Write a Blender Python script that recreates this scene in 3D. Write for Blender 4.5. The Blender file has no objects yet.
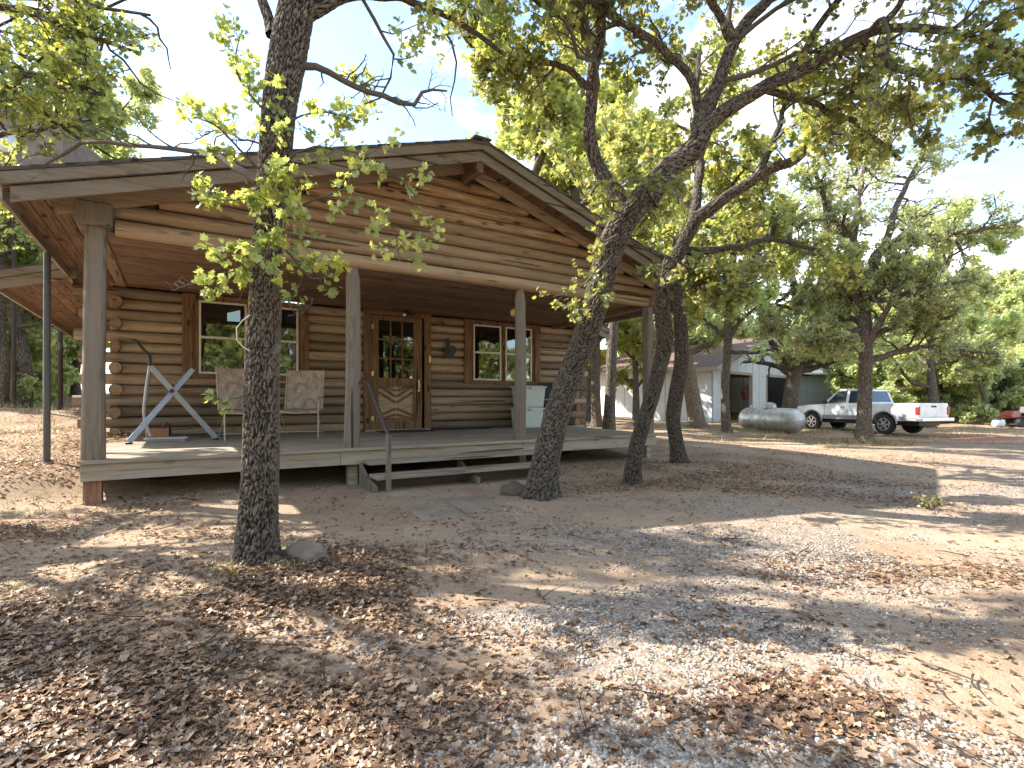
import bpy, bmesh, math, random
import numpy as np
from mathutils import Vector, Matrix
R=math.radians
rng=np.random.default_rng(7); random.seed(7)
SC=bpy.context.scene; COL=SC.collection
# ---------------------------------------------------------------- camera
F=531.0; HY=400.6; EYE=1.2
cd=bpy.data.cameras.new('camera'); cam=bpy.data.objects.new('camera',cd); COL.objects.link(cam)
cam.location=(0,0,EYE); cam.rotation_euler=(R(90),0,0)
cd.sensor_width=36; cd.lens=36*F/1024; cd.shift_y=(HY-384)/1024; cd.clip_start=.05; cd.clip_end=2000
SC.camera=cam
# ---------------------------------------------------------------- light
SUN_AZ=math.atan2(.20,-.98)      # direction towards the sun, in the ground plane
SUN_EL=R(41.4)
w=bpy.data.worlds.new('World'); SC.world=w; w.use_nodes=True
nt=w.node_tree; bg=nt.nodes['Background']
sky=nt.nodes.new('ShaderNodeTexSky'); sky.sky_type='NISHITA'; sky.sun_disc=False
sky.sun_elevation=SUN_EL; sky.sun_rotation=R(90)-SUN_AZ; sky.air_density=1.0; sky.dust_density=.5; sky.ozone_density=.4
tc=nt.nodes.new('ShaderNodeTexCoord'); mp=nt.nodes.new('ShaderNodeMapping'); mp.inputs['Scale'].default_value=(1,1,2.2); mp.inputs['Location'].default_value=(.3,.1,.25)
nz=nt.nodes.new('ShaderNodeTexNoise'); nz.inputs['Scale'].default_value=2.6; nz.inputs['Detail'].default_value=9; nz.inputs['Roughness'].default_value=.58; nz.inputs['Distortion'].default_value=.3
cr=nt.nodes.new('ShaderNodeValToRGB'); cr.color_ramp.elements[0].position=.49; cr.color_ramp.elements[1].position=.74
mx=nt.nodes.new('ShaderNodeMix'); mx.data_type='RGBA'; mx.inputs[7].default_value=(6.9,6.3,5.6,1)
nt.links.new(tc.outputs['Generated'],mp.inputs[0]); nt.links.new(mp.outputs[0],nz.inputs[0]); nt.links.new(nz.outputs[0],cr.inputs[0])
nt.links.new(cr.outputs[0],mx.inputs[0]); nt.links.new(sky.outputs[0],mx.inputs[6]); nt.links.new(mx.outputs[2],bg.inputs[0])
bg.inputs[1].default_value=.15
sl=bpy.data.lights.new('sun','SUN'); sl.energy=4.2; sl.angle=R(.55); sl.color=(1,.94,.86)
so=bpy.data.objects.new('sun',sl); COL.objects.link(so)
sd=Vector((math.cos(SUN_AZ)*math.cos(SUN_EL),math.sin(SUN_AZ)*math.cos(SUN_EL),math.sin(SUN_EL)))
so.rotation_euler=sd.to_track_quat('Z','Y').to_euler(); so.location=sd*60
SC.view_settings.view_transform='Standard'; SC.view_settings.look='None'; SC.view_settings.gamma=1
SC.view_settings.use_curve_mapping=False; SC.view_settings.exposure=1.78
SC.render.resolution_x=1024; SC.render.resolution_y=768
try:
    SC.cycles.max_bounces=6; SC.cycles.diffuse_bounces=4; SC.cycles.transmission_bounces=4; SC.cycles.glossy_bounces=3; SC.cycles.transparent_max_bounces=8; SC.cycles.sample_clamp_indirect=6
except Exception: pass
# ---------------------------------------------------------------- helpers
YAW=R(32.405); X0,Y0=-4.214,5.179; CS,SN=math.cos(YAW),math.sin(YAW)
def U(px,n):
    t=(px-512)/F; return (t*(Y0+n*CS)-X0+n*SN)/(CS-t*SN)
def ZP(px,py,n):
    u=U(px,n); return EYE-(py-HY)/F*(Y0+u*SN+n*CS)
def W(u,n,z=0): return Vector((X0+u*CS-n*SN,Y0+u*SN+n*CS,z))
def P(px,py,Y): return ((px-512)/F*Y,Y,EYE-(py-HY)/F*Y)
def tag(o,label=None,cat=None,group=None,kind=None):
    if label:o['label']=label
    if cat:o['category']=cat
    if group:o['group']=group
    if kind:o['kind']=kind
    return o
def empty(name,loc=(0,0,0),rz=0,label=None,cat=None,group=None):
    o=bpy.data.objects.new(name,None); COL.objects.link(o); o.location=loc; o.rotation_euler=(0,0,rz); o.empty_display_size=.2
    return tag(o,label,cat,group)
def npmesh(name,V,Fa,mat=None,parent=None,attrs=None,smooth=False,loc=None,rz=0,uv=None):
    """V (N,3), Fa list of int arrays (M,k)"""
    me=bpy.data.meshes.new(name); V=np.asarray(V,dtype=np.float32)
    if not isinstance(Fa,list): Fa=[Fa]
    Fa=[np.asarray(f,dtype=np.int32) for f in Fa if len(f)]
    me.vertices.add(len(V)); me.vertices.foreach_set('co',V.ravel())
    idx=np.concatenate([f.ravel() for f in Fa]); tot=np.concatenate([np.full(len(f),f.shape[1],np.int32) for f in Fa])
    st=np.concatenate([[0],np.cumsum(tot)[:-1]]).astype(np.int32)
    me.loops.add(len(idx)); me.loops.foreach_set('vertex_index',idx)
    me.polygons.add(len(tot)); me.polygons.foreach_set('loop_start',st)
    me.update(calc_edges=True)
    if smooth: me.polygons.foreach_set('use_smooth',np.ones(len(tot),dtype=bool))
    for k,a in (attrs or {}).items():
        at=me.attributes.new(k,'FLOAT','POINT'); at.data.foreach_set('value',np.asarray(a,dtype=np.float32))
    if uv is not None:
        ul=me.uv_layers.new(name='UVMap'); ul.data.foreach_set('uv',np.asarray(uv,dtype=np.float32)[idx].ravel())
    me.validate()
    if mat: me.materials.append(mat)
    o=bpy.data.objects.new(name,me); COL.objects.link(o)
    if parent: o.parent=parent
    if loc is not None: o.location=loc
    o.rotation_euler=(0,0,rz)
    return o
class MB:
    def __init__(s): s.v=[]; s.f=[]
    def add(s,V,Fs):
        b=len(s.v); s.v+= [tuple(map(float,p)) for p in V]; s.f+=[tuple(b+i for i in f) for f in Fs]; return s
    def box(s,x0,x1,y0,y1,z0,z1):
        return s.add([(x0,y0,z0),(x1,y0,z0),(x1,y1,z0),(x0,y1,z0),(x0,y0,z1),(x1,y0,z1),(x1,y1,z1),(x0,y1,z1)],
          [(0,3,2,1),(4,5,6,7),(0,1,5,4),(1,2,6,5),(2,3,7,6),(3,0,4,7)])
    def beam(s,a,b,wd,h,up=(0,0,1)):
        a=Vector(a);b=Vector(b);d=(b-a).normalized();u=Vector(up); sx=d.cross(u)
        if sx.length<1e-4: sx=d.cross(Vector((1,0,0)))
        sx.normalize(); u=sx.cross(d)
        V=[]
        for p in(a,b):
            for i,j in((-1,-1),(1,-1),(1,1),(-1,1)): V.append(p+sx*(i*wd/2)+u*(j*h/2))
        return s.add(V,[(0,1,2,3),(7,6,5,4),(0,4,5,1),(1,5,6,2),(2,6,7,3),(3,7,4,0)])
    def tube(s,pts,r,n=10,cap=True):
        pts=[Vector(p) for p in pts]; rr=r if hasattr(r,'__len__') else [r]*len(pts)
        t0=(pts[1]-pts[0]).normalized(); a=t0.orthogonal().normalized(); V=[];Fs=[]
        for i,p in enumerate(pts):
            t=(pts[min(i+1,len(pts)-1)]-pts[max(i-1,0)]).normalized(); a=(a-t*a.dot(t)).normalized(); b=t.cross(a)
            for k in range(n):
                q=2*math.pi*k/n; V.append(p+(a*math.cos(q)+b*math.sin(q))*rr[i])
        for i in range(len(pts)-1):
            for k in range(n):
                k2=(k+1)%n; Fs.append((i*n+k,i*n+k2,(i+1)*n+k2,(i+1)*n+k))
        if cap: Fs.append(tuple(range(n-1,-1,-1))); Fs.append(tuple((len(pts)-1)*n+k for k in range(n)))
        return s.add(V,Fs)
    def lathe(s,c,prof,n=20,axis='z'):
        V=[];Fs=[];c=Vector(c)
        for (r,h) in prof:
            for k in range(n):
                q=2*math.pi*k/n; x,y=r*math.cos(q),r*math.sin(q)
                V.append(c+Vector({'z':(x,y,h),'x':(h,x,y),'y':(y,h,x)}[axis]))
        m=len(prof)
        for i in range(m-1):
            for k in range(n):
                k2=(k+1)%n; Fs.append((i*n+k,i*n+k2,(i+1)*n+k2,(i+1)*n+k))
        Fs.append(tuple(range(n-1,-1,-1))); Fs.append(tuple((m-1)*n+k for k in range(n)))
        return s.add(V,Fs)
    def prism(s,poly,y0,y1):
        """poly in (x,z), extruded in y"""
        n=len(poly); V=[(x,y0,z) for x,z in poly]+[(x,y1,z) for x,z in poly]
        return s.add(V,[tuple(range(n)),tuple(range(2*n-1,n-1,-1))]+[(i,i+n,(i+1)%n+n,(i+1)%n) for i in range(n)])
    def build(s,name,mat,parent=None,bevel=0,smooth=False,seg=2,loc=None,rz=0):
        me=bpy.data.meshes.new(name); me.from_pydata(s.v,[],s.f); me.validate()
        bm=bmesh.new(); bm.from_mesh(me); bmesh.ops.recalc_face_normals(bm,faces=bm.faces); bm.to_mesh(me); bm.free()
        me.materials.append(mat)
        if smooth:
            me.polygons.foreach_set('use_smooth',[True]*len(me.polygons))
            try: me.set_sharp_from_angle(angle=R(38))
            except Exception: pass
        o=bpy.data.objects.new(name,me); COL.objects.link(o)
        if parent:o.parent=parent
        if loc is not None:o.location=loc; 
        if rz:o.rotation_euler=(0,0,rz)
        if bevel:
            m=o.modifiers.new('bevel','BEVEL'); m.width=bevel; m.segments=seg; m.limit_method='ANGLE'; m.angle_limit=R(35)
        return o
def sm(a,b,x):
    t=np.clip((x-a)/(b-a),0,1); return t*t*(3-2*t)
_tab=np.random.default_rng(3).random((256,256))
def vnoise(x,y):
    xi=np.floor(x).astype(int); yi=np.floor(y).astype(int); fx=x-xi; fy=y-yi; fx=fx*fx*(3-2*fx); fy=fy*fy*(3-2*fy)
    g=lambda i,j:_tab[(xi+i)%256,(yi+j)%256]
    return (g(0,0)*(1-fx)+g(1,0)*fx)*(1-fy)+(g(0,1)*(1-fx)+g(1,1)*fx)*fy
def fbm(x,y,o=4):
    s=0;a=.5;t=0
    for i in range(o): s=s+a*vnoise(x*2**i+17.3*i,y*2**i+9.1*i); t+=a; a*=.5
    return s/t
# ---------------------------------------------------------------- terrain
_cp=np.array([(-4.2,5.1,.16),(-1.5,6.2,.13),(.6,6.2,.1),(2.4,8.7,.17),(-5.3,6.05,.5),(-6.6,8.2,.72),(-9,7,.6),(-7.5,4.6,.28),(-12,14,1.0),(-8,18,1.15),(-20,25,1.5),(-22,10,1.1),
 (-4,3.4,.04),(-1.7,3.5,.1),(0,2,0),(3,2.5,0),(6,6,0),(-3,1,0),(0,-6,0),(12,6,-.03),(13.8,19.6,-.1),(12.75,22.5,.0),(10.5,21.4,-.08),(8,15,.02),(4.4,19.4,.2),(7.5,22,.15),(9,24.5,.2),(4.5,30,.38),(3,12,.18),(0,12,.4),
 (-3,12,.6),(20,18,-.05),(25,30,0.05),(40,40,.4),(15,40,.4),(0,40,.9),(-20,45,1.8),(30,5,0),(-15,-5,0),(15,-10,0),(60,60,1),(-60,60,2),(0,100,1.5)])
def H(x,y,detail=True):
    x=np.asarray(x,float); y=np.asarray(y,float); num=0;den=0
    for a,b,h in _cp:
        sc=1.0+.0022*(a*a+b*b); d2=((x-a)**2+(y-b)**2)/sc+.35; wt=1/d2**2.0; num=num+wt*h; den=den+wt
    z=num/den
    if detail:
        z=z+.05*(fbm(x*.45+5,y*.45+8,3)-.5)+.018*(fbm(x*2.3,y*2.3,3)-.5)
        z=z+.05*np.exp(-(((x+1.65)/.7)**2+((y-3.3)/.6)**2))
    return z
def Hs(x,y): return float(H(np.array([x]),np.array([y]))[0])
# coverage masks (what lies on the ground where)
def blob(x,y,L):
    s=0
    for a,b,ra,rb,am in L: s=s+am*np.exp(-(((x-a)/ra)**2+((y-b)/rb)**2))
    return s
def m_leaf(x,y):
    b=blob(x,y,[(-2.0,2.4,1.2,1.1,1.35),(-4.2,3.2,1.9,1.2,.8),(-1.6,3.3,.7,.5,1.1),(-.9,1.8,.5,.6,.4),(3.7,6.9,2.0,.75,1.2),(2.6,8.6,1.6,.9,.7),(.4,4.5,1.0,.4,.55),(-.2,5.1,.6,.3,.45),(1.1,2.1,.4,.2,.5),
        (1.5,6.6,.9,.5,.4),(-7,6,3,2.5,.6),(-8,10,4,4,.6),(1.0,2.9,.8,.35,.4),(7,10,5,2.0,.35),(6,17,5,3,.35),(11,15,2.5,1.5,.3),(2.8,3.6,1.4,.35,.35)])
    q=fbm(x*1.1+3,y*1.6+1,4)
    return np.clip(b*(.2+1.6*sm(.38,.66,q)),0,1.25)
def m_grav(x,y):
    b=blob(x,y,[(-.1,2.2,.7,.7,.8),(.9,2.7,1.1,.6,.85),(2.6,4.1,2.4,1.1,1.15),(6.5,6.6,3.5,1.6,1.1),(3.4,6.3,1.7,.5,.6),(.3,1.6,1.0,.5,.75),(10,8.5,4,2.5,.9),(1.5,1.6,.8,.4,.4),(14,12,5,3,.6)])
    q=fbm(x*.9+30,y*1.4+11,4)
    return np.clip(b*sm(.40,.62,q)*1.15,0,1.15)
# ---------------------------------------------------------------- materials
def newmat(name):
    m=bpy.data.materials.new(name); m.use_nodes=True; t=m.node_tree; return m,t,t.nodes['Principled BSDF']
def N(t,typ,**k):
    n=t.nodes.new(typ)
    for a,b in k.items():
        if a in n.inputs.keys(): n.inputs[a].default_value=b
        else: setattr(n,a,b)
    return n
def ramp(t,els,inp,interp='LINEAR'):
    r=t.nodes.new('ShaderNodeValToRGB'); e=r.color_ramp.elements; r.color_ramp.interpolation=interp
    while len(e)<len(els): e.new(.5)
    for i,(p,c) in enumerate(els):
        e[i].position=p; e[i].color=(c,c,c,1) if not hasattr(c,'__len__') else (*c,1)
    t.links.new(inp,r.inputs[0]); return r.outputs[0]
def mixc(t,f,a,b,mode='MIX'):
    m=t.nodes.new('ShaderNodeMix'); m.data_type='RGBA'; m.blend_type=mode
    for i,v in((0,f),(6,a),(7,b)):
        if hasattr(v,'is_linked') or isinstance(v,bpy.types.NodeSocket): t.links.new(v,m.inputs[i])
        else: m.inputs[i].default_value=v if not hasattr(v,'__len__') else (*v[:3],1)
    return m.outputs[2]
def math_(t,op,a,b=0.5,c=None):
    m=t.nodes.new('ShaderNodeMath'); m.operation=op
    for i,v in enumerate((a,b,c)):
        if v is None: continue
        if isinstance(v,bpy.types.NodeSocket): t.links.new(v,m.inputs[i])
        else: m.inputs[i].default_value=v
    return m.outputs[0]
def bump(t,bs,h,st,dist=.01):
    b=t.nodes.new('ShaderNodeBump'); b.inputs['Strength'].default_value=st; b.inputs['Distance'].default_value=dist
    t.links.new(h,b.inputs['Height']); t.links.new(b.outputs[0],bs.inputs['Normal']); return b
def coords(t,scale=(1,1,1),kind='Object',rot=(0,0,0)):
    c=t.nodes.new('ShaderNodeTexCoord'); m=t.nodes.new('ShaderNodeMapping'); m.inputs['Scale'].default_value=scale; m.inputs['Rotation'].default_value=rot
    t.links.new(c.outputs[kind],m.inputs[0]); return m.outputs[0]
def noise(t,v,scale,detail=6,rough=.6,dist=0):
    n=t.nodes.new('ShaderNodeTexNoise'); n.inputs['Scale'].default_value=scale; n.inputs['Detail'].default_value=detail; n.inputs['Roughness'].default_value=rough; n.inputs['Distortion'].default_value=dist
    t.links.new(v,n.inputs['Vector']); return n.outputs[0]
def wood(name,dark,mid,light,axis=0,grey=None,greyamt=0.0,knots=True,rough=.75,zweather=None,island=.35):
    m,t,b=newmat(name)
    sc=[1,1,1]; sc[axis]=.06
    g=t.nodes.new('ShaderNodeNewGeometry')
    c=t.nodes.new('ShaderNodeTexCoord'); vm=t.nodes.new('ShaderNodeVectorMath'); vm.operation='MULTIPLY_ADD'
    cb=t.nodes.new('ShaderNodeCombineXYZ')
    for i in range(3): t.links.new(g.outputs['Random Per Island'],cb.inputs[i])
    vm.inputs[1].default_value=(13,13,13); t.links.new(cb.outputs[0],vm.inputs[0]); t.links.new(c.outputs['Object'],vm.inputs[2])
    mp=t.nodes.new('ShaderNodeMapping'); mp.inputs['Scale'].default_value=sc; t.links.new(vm.outputs[0],mp.inputs[0])
    gr=noise(t,mp.outputs[0],42,7,.62,.25)
    lo=noise(t,vm.outputs[0],1.7,4,.6)
    col=ramp(t,[(.34,dark),(.49,mid),(.66,light)],gr)
    # broad stain
    col=mixc(t,ramp(t,[(.35,0),(.65,.5)],lo),col,tuple(x*.72 for x in mid))
    if knots:
        sc2=[1,1,1]; sc2[axis]=.38
        mp2=t.nodes.new('ShaderNodeMapping'); mp2.inputs['Scale'].default_value=sc2; t.links.new(vm.outputs[0],mp2.inputs[0])
        vo=t.nodes.new('ShaderNodeTexVoronoi'); vo.inputs['Scale'].default_value=6.5; t.links.new(mp2.outputs[0],vo.inputs['Vector'])
        k=ramp(t,[(.13,1),(.21,0)],vo.outputs['Distance'])
        vk=math_(t,'MULTIPLY',k,.85); col=mixc(t,vk,col,tuple(x*.25 for x in dark))
    mp3=t.nodes.new('ShaderNodeMapping'); sc3=[1,1,1]; sc3[axis]=.035; mp3.inputs['Scale'].default_value=sc3; t.links.new(vm.outputs[0],mp3.inputs[0])
    crk=ramp(t,[(.655,0),(.685,1)],noise(t,mp3.outputs[0],17,2,.5,.15)); 
    if grey:
        gn=noise(t,mp.outputs[0],9,5,.6)
        a=ramp(t,[(.5-greyamt*.5,0),(.95-greyamt*.5,1)],gn)
        if zweather:   # weathering grows towards the exposed lower logs of the gable
            sp=t.nodes.new('ShaderNodeSeparateXYZ'); t.links.new(c.outputs['Object'],sp.inputs[0])
            mr=t.nodes.new('ShaderNodeMapRange'); mr.inputs['From Min'].default_value=zweather[1]; mr.inputs['From Max'].default_value=zweather[0]; mr.inputs['To Min'].default_value=0; mr.inputs['To Max'].default_value=1
            t.links.new(sp.outputs[2],mr.inputs[0]); a=math_(t,'MULTIPLY',a,mr.outputs[0])
        col=mixc(t,a,col,grey)
    col=mixc(t,math_(t,'MULTIPLY',crk,.8),col,tuple(x*.35 for x in dark))
    hv=t.nodes.new('ShaderNodeHueSaturation'); mr=t.nodes.new('ShaderNodeMapRange'); mr.inputs['To Min'].default_value=1-island; mr.inputs['To Max'].default_value=1+island
    t.links.new(g.outputs['Random Per Island'],mr.inputs[0]); t.links.new(mr.outputs[0],hv.inputs['Value']); t.links.new(col,hv.inputs['Color'])
    t.links.new(hv.outputs[0],b.inputs['Base Color']); b.inputs['Roughness'].default_value=rough; b.inputs['Specular IOR Level'].default_value=.25
    bump(t,b,math_(t,'MULTIPLY_ADD',crk,-1.2,gr),.8,.010)
    return m
def plain(name,col,rough=.5,metal=0,spec=.5,var=.12,scale=6,bmp=.1):
    m,t,b=newmat(name); v=coords(t); n=noise(t,v,scale,5,.65)
    c=ramp(t,[(.3,tuple(x*(1-var) for x in col)),(.7,tuple(min(1,x*(1+var)) for x in col))],n)
    t.links.new(c,b.inputs['Base Color']); b.inputs['Roughness'].default_value=rough; b.inputs['Metallic'].default_value=metal; b.inputs['Specular IOR Level'].default_value=spec
    if bmp: bump(t,b,noise(t,v,scale*12,3),bmp,.003)
    return m
M={}
M['log']=wood('stained log wood',(.10,.058,.032),(.265,.165,.092),(.40,.27,.165),0,grey=(.38,.295,.21),greyamt=.5,island=.45)
M['logy']=wood('stained log wood side',(.085,.043,.021),(.23,.125,.06),(.36,.22,.12),1,grey=(.36,.26,.17),greyamt=.35)
M['gable']=wood('weathered gable log wood',(.12,.065,.034),(.31,.185,.10),(.46,.30,.175),0,grey=(.44,.33,.21),greyamt=.6,zweather=(2.8,3.9),island=.25)
M['beam']=wood('weathered porch beam wood',(.16,.09,.05),(.33,.22,.14),(.44,.32,.22),0,grey=(.40,.33,.26),greyamt=.6)
M['post']=wood('grey weathered post wood',(.045,.032,.022),(.17,.13,.092),(.28,.225,.165),2,grey=(.215,.18,.14),greyamt=.6,island=.12)
M['fascia']=wood('grey weathered fascia wood',(.06,.04,.025),(.185,.132,.086),(.30,.23,.16),0,grey=(.245,.205,.155),greyamt=.5,island=.15)
M['fasciay']=wood('weathered eave board wood',(.12,.08,.05),(.25,.19,.14),(.36,.29,.22),1,grey=(.33,.29,.25),greyamt=.4,island=.15)
M['soffit']=wood('brown soffit board wood',(.085,.048,.027),(.20,.12,.07),(.29,.19,.12),1,island=.25)
M['ceil']=wood('brown porch ceiling wood',(.10,.06,.036),(.215,.13,.08),(.31,.205,.135),0,island=.2)
M['deck']=wood('bleached deck board wood',(.16,.12,.08),(.31,.25,.175),(.42,.35,.26),0,grey=(.37,.32,.25),greyamt=.4,island=.14)
M['rim']=wood('deck rim board wood',(.15,.10,.06),(.31,.23,.145),(.41,.32,.215),0,grey=(.42,.38,.32),greyamt=.4,island=.1)
M['newpost']=wood('reddish foot post wood',(.17,.08,.05),(.30,.16,.10),(.40,.25,.17),2,island=.2)
M['case']=wood('brown door casing wood',(.085,.045,.022),(.20,.11,.055),(.29,.175,.095),2,island=.15)
M['doorw']=wood('varnished door wood',(.10,.055,.028),(.21,.12,.062),(.30,.18,.10),2,knots=False,island=.1)
M['panel']=wood('bleached door panel wood',(.26,.17,.10),(.43,.31,.2),(.54,.42,.29),0,knots=False,island=.2)
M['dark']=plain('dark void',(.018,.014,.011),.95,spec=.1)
M['white']=plain('cream window vinyl',(.66,.62,.52),.45)
M['blackm']=plain('black painted metal',(.02,.02,.022),.5)
M['railm']=plain('dark brown steel rail',(.06,.045,.038),.55,metal=.3)
M['mat']=plain('black rubber mat',(.022,.022,.024),.9,scale=20)
M['brass']=plain('pale brass',(.62,.5,.28),.35,metal=.8)
M['curtain']=plain('dim curtain cloth',(.16,.15,.13),.9)
M['greym']=plain('grey powder coated tube',(.33,.35,.38),.35,metal=.35)
M['tan_tube']=plain('tan chair tube',(.42,.35,.27),.4,metal=.2)
M['tote']=plain('pale green plastic',(.52,.58,.52),.4,var=.05)
M['concrete']=plain('worn concrete',(.235,.18,.125),.9,var=.3,scale=4,bmp=.5)
M['pole']=plain('dark galvanised pole',(.10,.095,.09),.5,metal=.5)
M['rock']=plain('sandstone rock',(.20,.15,.11),.9,var=.3,scale=5,bmp=.6)
def glassmat():
    m,t,b=newmat('window glass'); t.nodes.remove(b); o=t.nodes['Material Output']
    tr=N(t,'ShaderNodeBsdfTransparent'); tr.inputs[0].default_value=(.35,.38,.36,1)
    gl=N(t,'ShaderNodeBsdfGlossy'); gl.inputs['Roughness'].default_value=.02; gl.inputs['Color'].default_value=(.9,.95,.95,1)
    fr=N(t,'ShaderNodeFresnel'); fr.inputs[0].default_value=1.5
    f=math_(t,'MULTIPLY_ADD',fr.outputs[0],.9,.09); mx=N(t,'ShaderNodeMixShader'); t.links.new(f,mx.inputs[0]); t.links.new(tr.outputs[0],mx.inputs[1]); t.links.new(gl.outputs[0],mx.inputs[2])
    v=coords(t); nn=noise(t,v,3,2); bp=N(t,'ShaderNodeBump'); bp.inputs['Strength'].default_value=.03; bp.inputs['Distance'].default_value=.02; t.links.new(nn,bp.inputs['Height']); t.links.new(bp.outputs[0],gl.inputs['Normal'])
    t.links.new(mx.outputs[0],o.inputs[0]); return m
M['glass']=glassmat()
def shingle():
    m,t,b=newmat('asphalt shingles'); v=coords(t)
    br=N(t,'ShaderNodeTexBrick'); br.inputs['Scale'].default_value=4; br.inputs['Color1'].default_value=(.09,.07,.06,1); br.inputs['Color2'].default_value=(.05,.04,.037,1); br.inputs['Mortar'].default_value=(.015,.012,.01,1); br.inputs['Mortar Size'].default_value=.012; br.inputs['Brick Width'].default_value=1.0;br.inputs['Row Height'].default_value=.55
    t.links.new(v,br.inputs[0]); c=mixc(t,noise(t,v,60,4),br.outputs[0],(.10,.08,.07)); t.links.new(c,b.inputs['Base Color']); b.inputs['Roughness'].default_value=.95; return m
M['shingle']=shingle()
def barkmat(name,a,b_,ridge):
    """a furrow colour, b_ plate colour"""
    m,t,b=newmat(name)
    uv=coords(t,(1,1,1),'UV')
    if ridge:
        at=N(t,'ShaderNodeAttribute',attribute_name='ridge'); h=ramp(t,[(.12,0),(.85,1)],at.outputs['Fac'])
    else:
        mp=t.nodes.new('ShaderNodeMapping'); mp.inputs['Scale'].default_value=(1,.3,1); t.links.new(uv,mp.inputs[0])
        vo=N(t,'ShaderNodeTexVoronoi',feature='DISTANCE_TO_EDGE'); vo.inputs['Scale'].default_value=26; vo.inputs['Randomness'].default_value=1
        nn=N(t,'ShaderNodeTexNoise'); nn.inputs['Scale'].default_value=14; t.links.new(mp.outputs[0],nn.inputs['Vector'])
        ad=N(t,'ShaderNodeVectorMath',operation='MULTIPLY_ADD'); ad.inputs[1].default_value=(.05,.05,0); t.links.new(nn.outputs['Color'],ad.inputs[0]); t.links.new(mp.outputs[0],ad.inputs[2])
        t.links.new(ad.outputs[0],vo.inputs['Vector']); h=ramp(t,[(0,0),(.22,1)],vo.outputs['Distance'])
    ob=coords(t,(1,1,1),'Object')
    fine=noise(t,uv,60,6,.7); big=noise(t,ob,1.6,3)
    c=mixc(t,h,a,b_); c=mixc(t,math_(t,'MULTIPLY',h,ramp(t,[(.35,0),(.7,.8)],fine)),c,tuple(x*2.2 for x in b_))
    lich=ramp(t,[(.62,0),(.72,.6)],noise(t,ob,9,4,.6)); c=mixc(t,lich,c,(.30,.31,.24))
    c=mixc(t,ramp(t,[(.3,0),(.8,.35)],big),c,tuple(x*.6 for x in b_))
    t.links.new(c,b.inputs['Base Color']); b.inputs['Roughness'].default_value=.95; b.inputs['Specular IOR Level'].default_value=.15
    hh=math_(t,'MULTIPLY_ADD',fine,.35,h) 
    bump(t,b,hh,.9,.012 if not ridge else .006); return m
M['bark']=barkmat('furrowed oak bark near',(.013,.010,.008),(.112,.092,.073),True)
M['barkfar']=barkmat('furrowed oak bark',(.05,.04,.032),(.16,.13,.10),False)
M['barkpale']=barkmat('pale oak bark',(.10,.08,.06),(.27,.21,.15),False)
def leafmat(name,stops,trans=.5,tboost=1.5):
    m,t,b=newmat(name); t.nodes.remove(b); o=t.nodes['Material Output']
    at=N(t,'ShaderNodeAttribute',attribute_name='rnd'); oi=N(t,'ShaderNodeObjectInfo')
    c=ramp(t,stops,at.outputs['Fac'])
    hs=N(t,'ShaderNodeHueSaturation'); t.links.new(c,hs.inputs['Color'])
    mr=N(t,'ShaderNodeMapRange'); mr.inputs['To Min'].default_value=.8; mr.inputs['To Max'].default_value=1.25; t.links.new(oi.outputs['Random'],mr.inputs[0]); t.links.new(mr.outputs[0],hs.inputs['Value'])
    mr2=N(t,'ShaderNodeMapRange'); mr2.inputs['To Min'].default_value=.487; mr2.inputs['To Max'].default_value=.507; t.links.new(oi.outputs['Random'],mr2.inputs[0]); t.links.new(mr2.outputs[0],hs.inputs['Hue'])
    df=N(t,'ShaderNodeBsdfDiffuse'); tr=N(t,'ShaderNodeBsdfTranslucent'); gl=N(t,'ShaderNodeBsdfGlossy'); gl.inputs['Roughness'].default_value=.42; gl.inputs['Color'].default_value=(.8,.85,.8,1)
    t.links.new(hs.outputs[0],df.inputs[0])
    tb=N(t,'ShaderNodeHueSaturation'); tb.inputs['Value'].default_value=tboost; tb.inputs['Saturation'].default_value=1.1; tb.inputs['Hue'].default_value=.487; t.links.new(hs.outputs[0],tb.inputs['Color']); t.links.new(tb.outputs[0],tr.inputs[0])
    m1=N(t,'ShaderNodeMixShader'); m1.inputs[0].default_value=trans; t.links.new(df.outputs[0],m1.inputs[1]); t.links.new(tr.outputs[0],m1.inputs[2])
    m2=N(t,'ShaderNodeMixShader'); m2.inputs[0].default_value=.07; t.links.new(m1.outputs[0],m2.inputs[1]); t.links.new(gl.outputs[0],m2.inputs[2])
    t.links.new(m2.outputs[0],o.inputs[0]); return m
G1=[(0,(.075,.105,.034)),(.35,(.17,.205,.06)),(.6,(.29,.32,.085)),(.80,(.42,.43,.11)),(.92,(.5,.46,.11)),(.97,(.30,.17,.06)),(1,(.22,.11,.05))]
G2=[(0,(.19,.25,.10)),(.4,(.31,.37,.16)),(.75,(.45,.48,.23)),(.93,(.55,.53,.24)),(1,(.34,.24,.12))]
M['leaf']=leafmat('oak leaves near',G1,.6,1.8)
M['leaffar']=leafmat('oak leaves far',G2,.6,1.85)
M['leafyel']=leafmat('yellowing oak leaves',[(0,(.17,.21,.06)),(.4,(.31,.35,.11)),(.75,(.46,.47,.14)),(1,(.58,.52,.16))],.5,1.6)
M['litter']=leafmat('dry oak leaf litter',[(0,(.075,.042,.023)),(.3,(.155,.088,.046)),(.6,(.25,.15,.08)),(.88,(.36,.235,.13)),(1,(.48,.34,.21))],.12,1.1)
M['grass']=leafmat('dry grass',[(0,(.12,.15,.04)),(.5,(.26,.25,.09)),(1,(.48,.38,.2))],.35,1.3)
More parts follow.
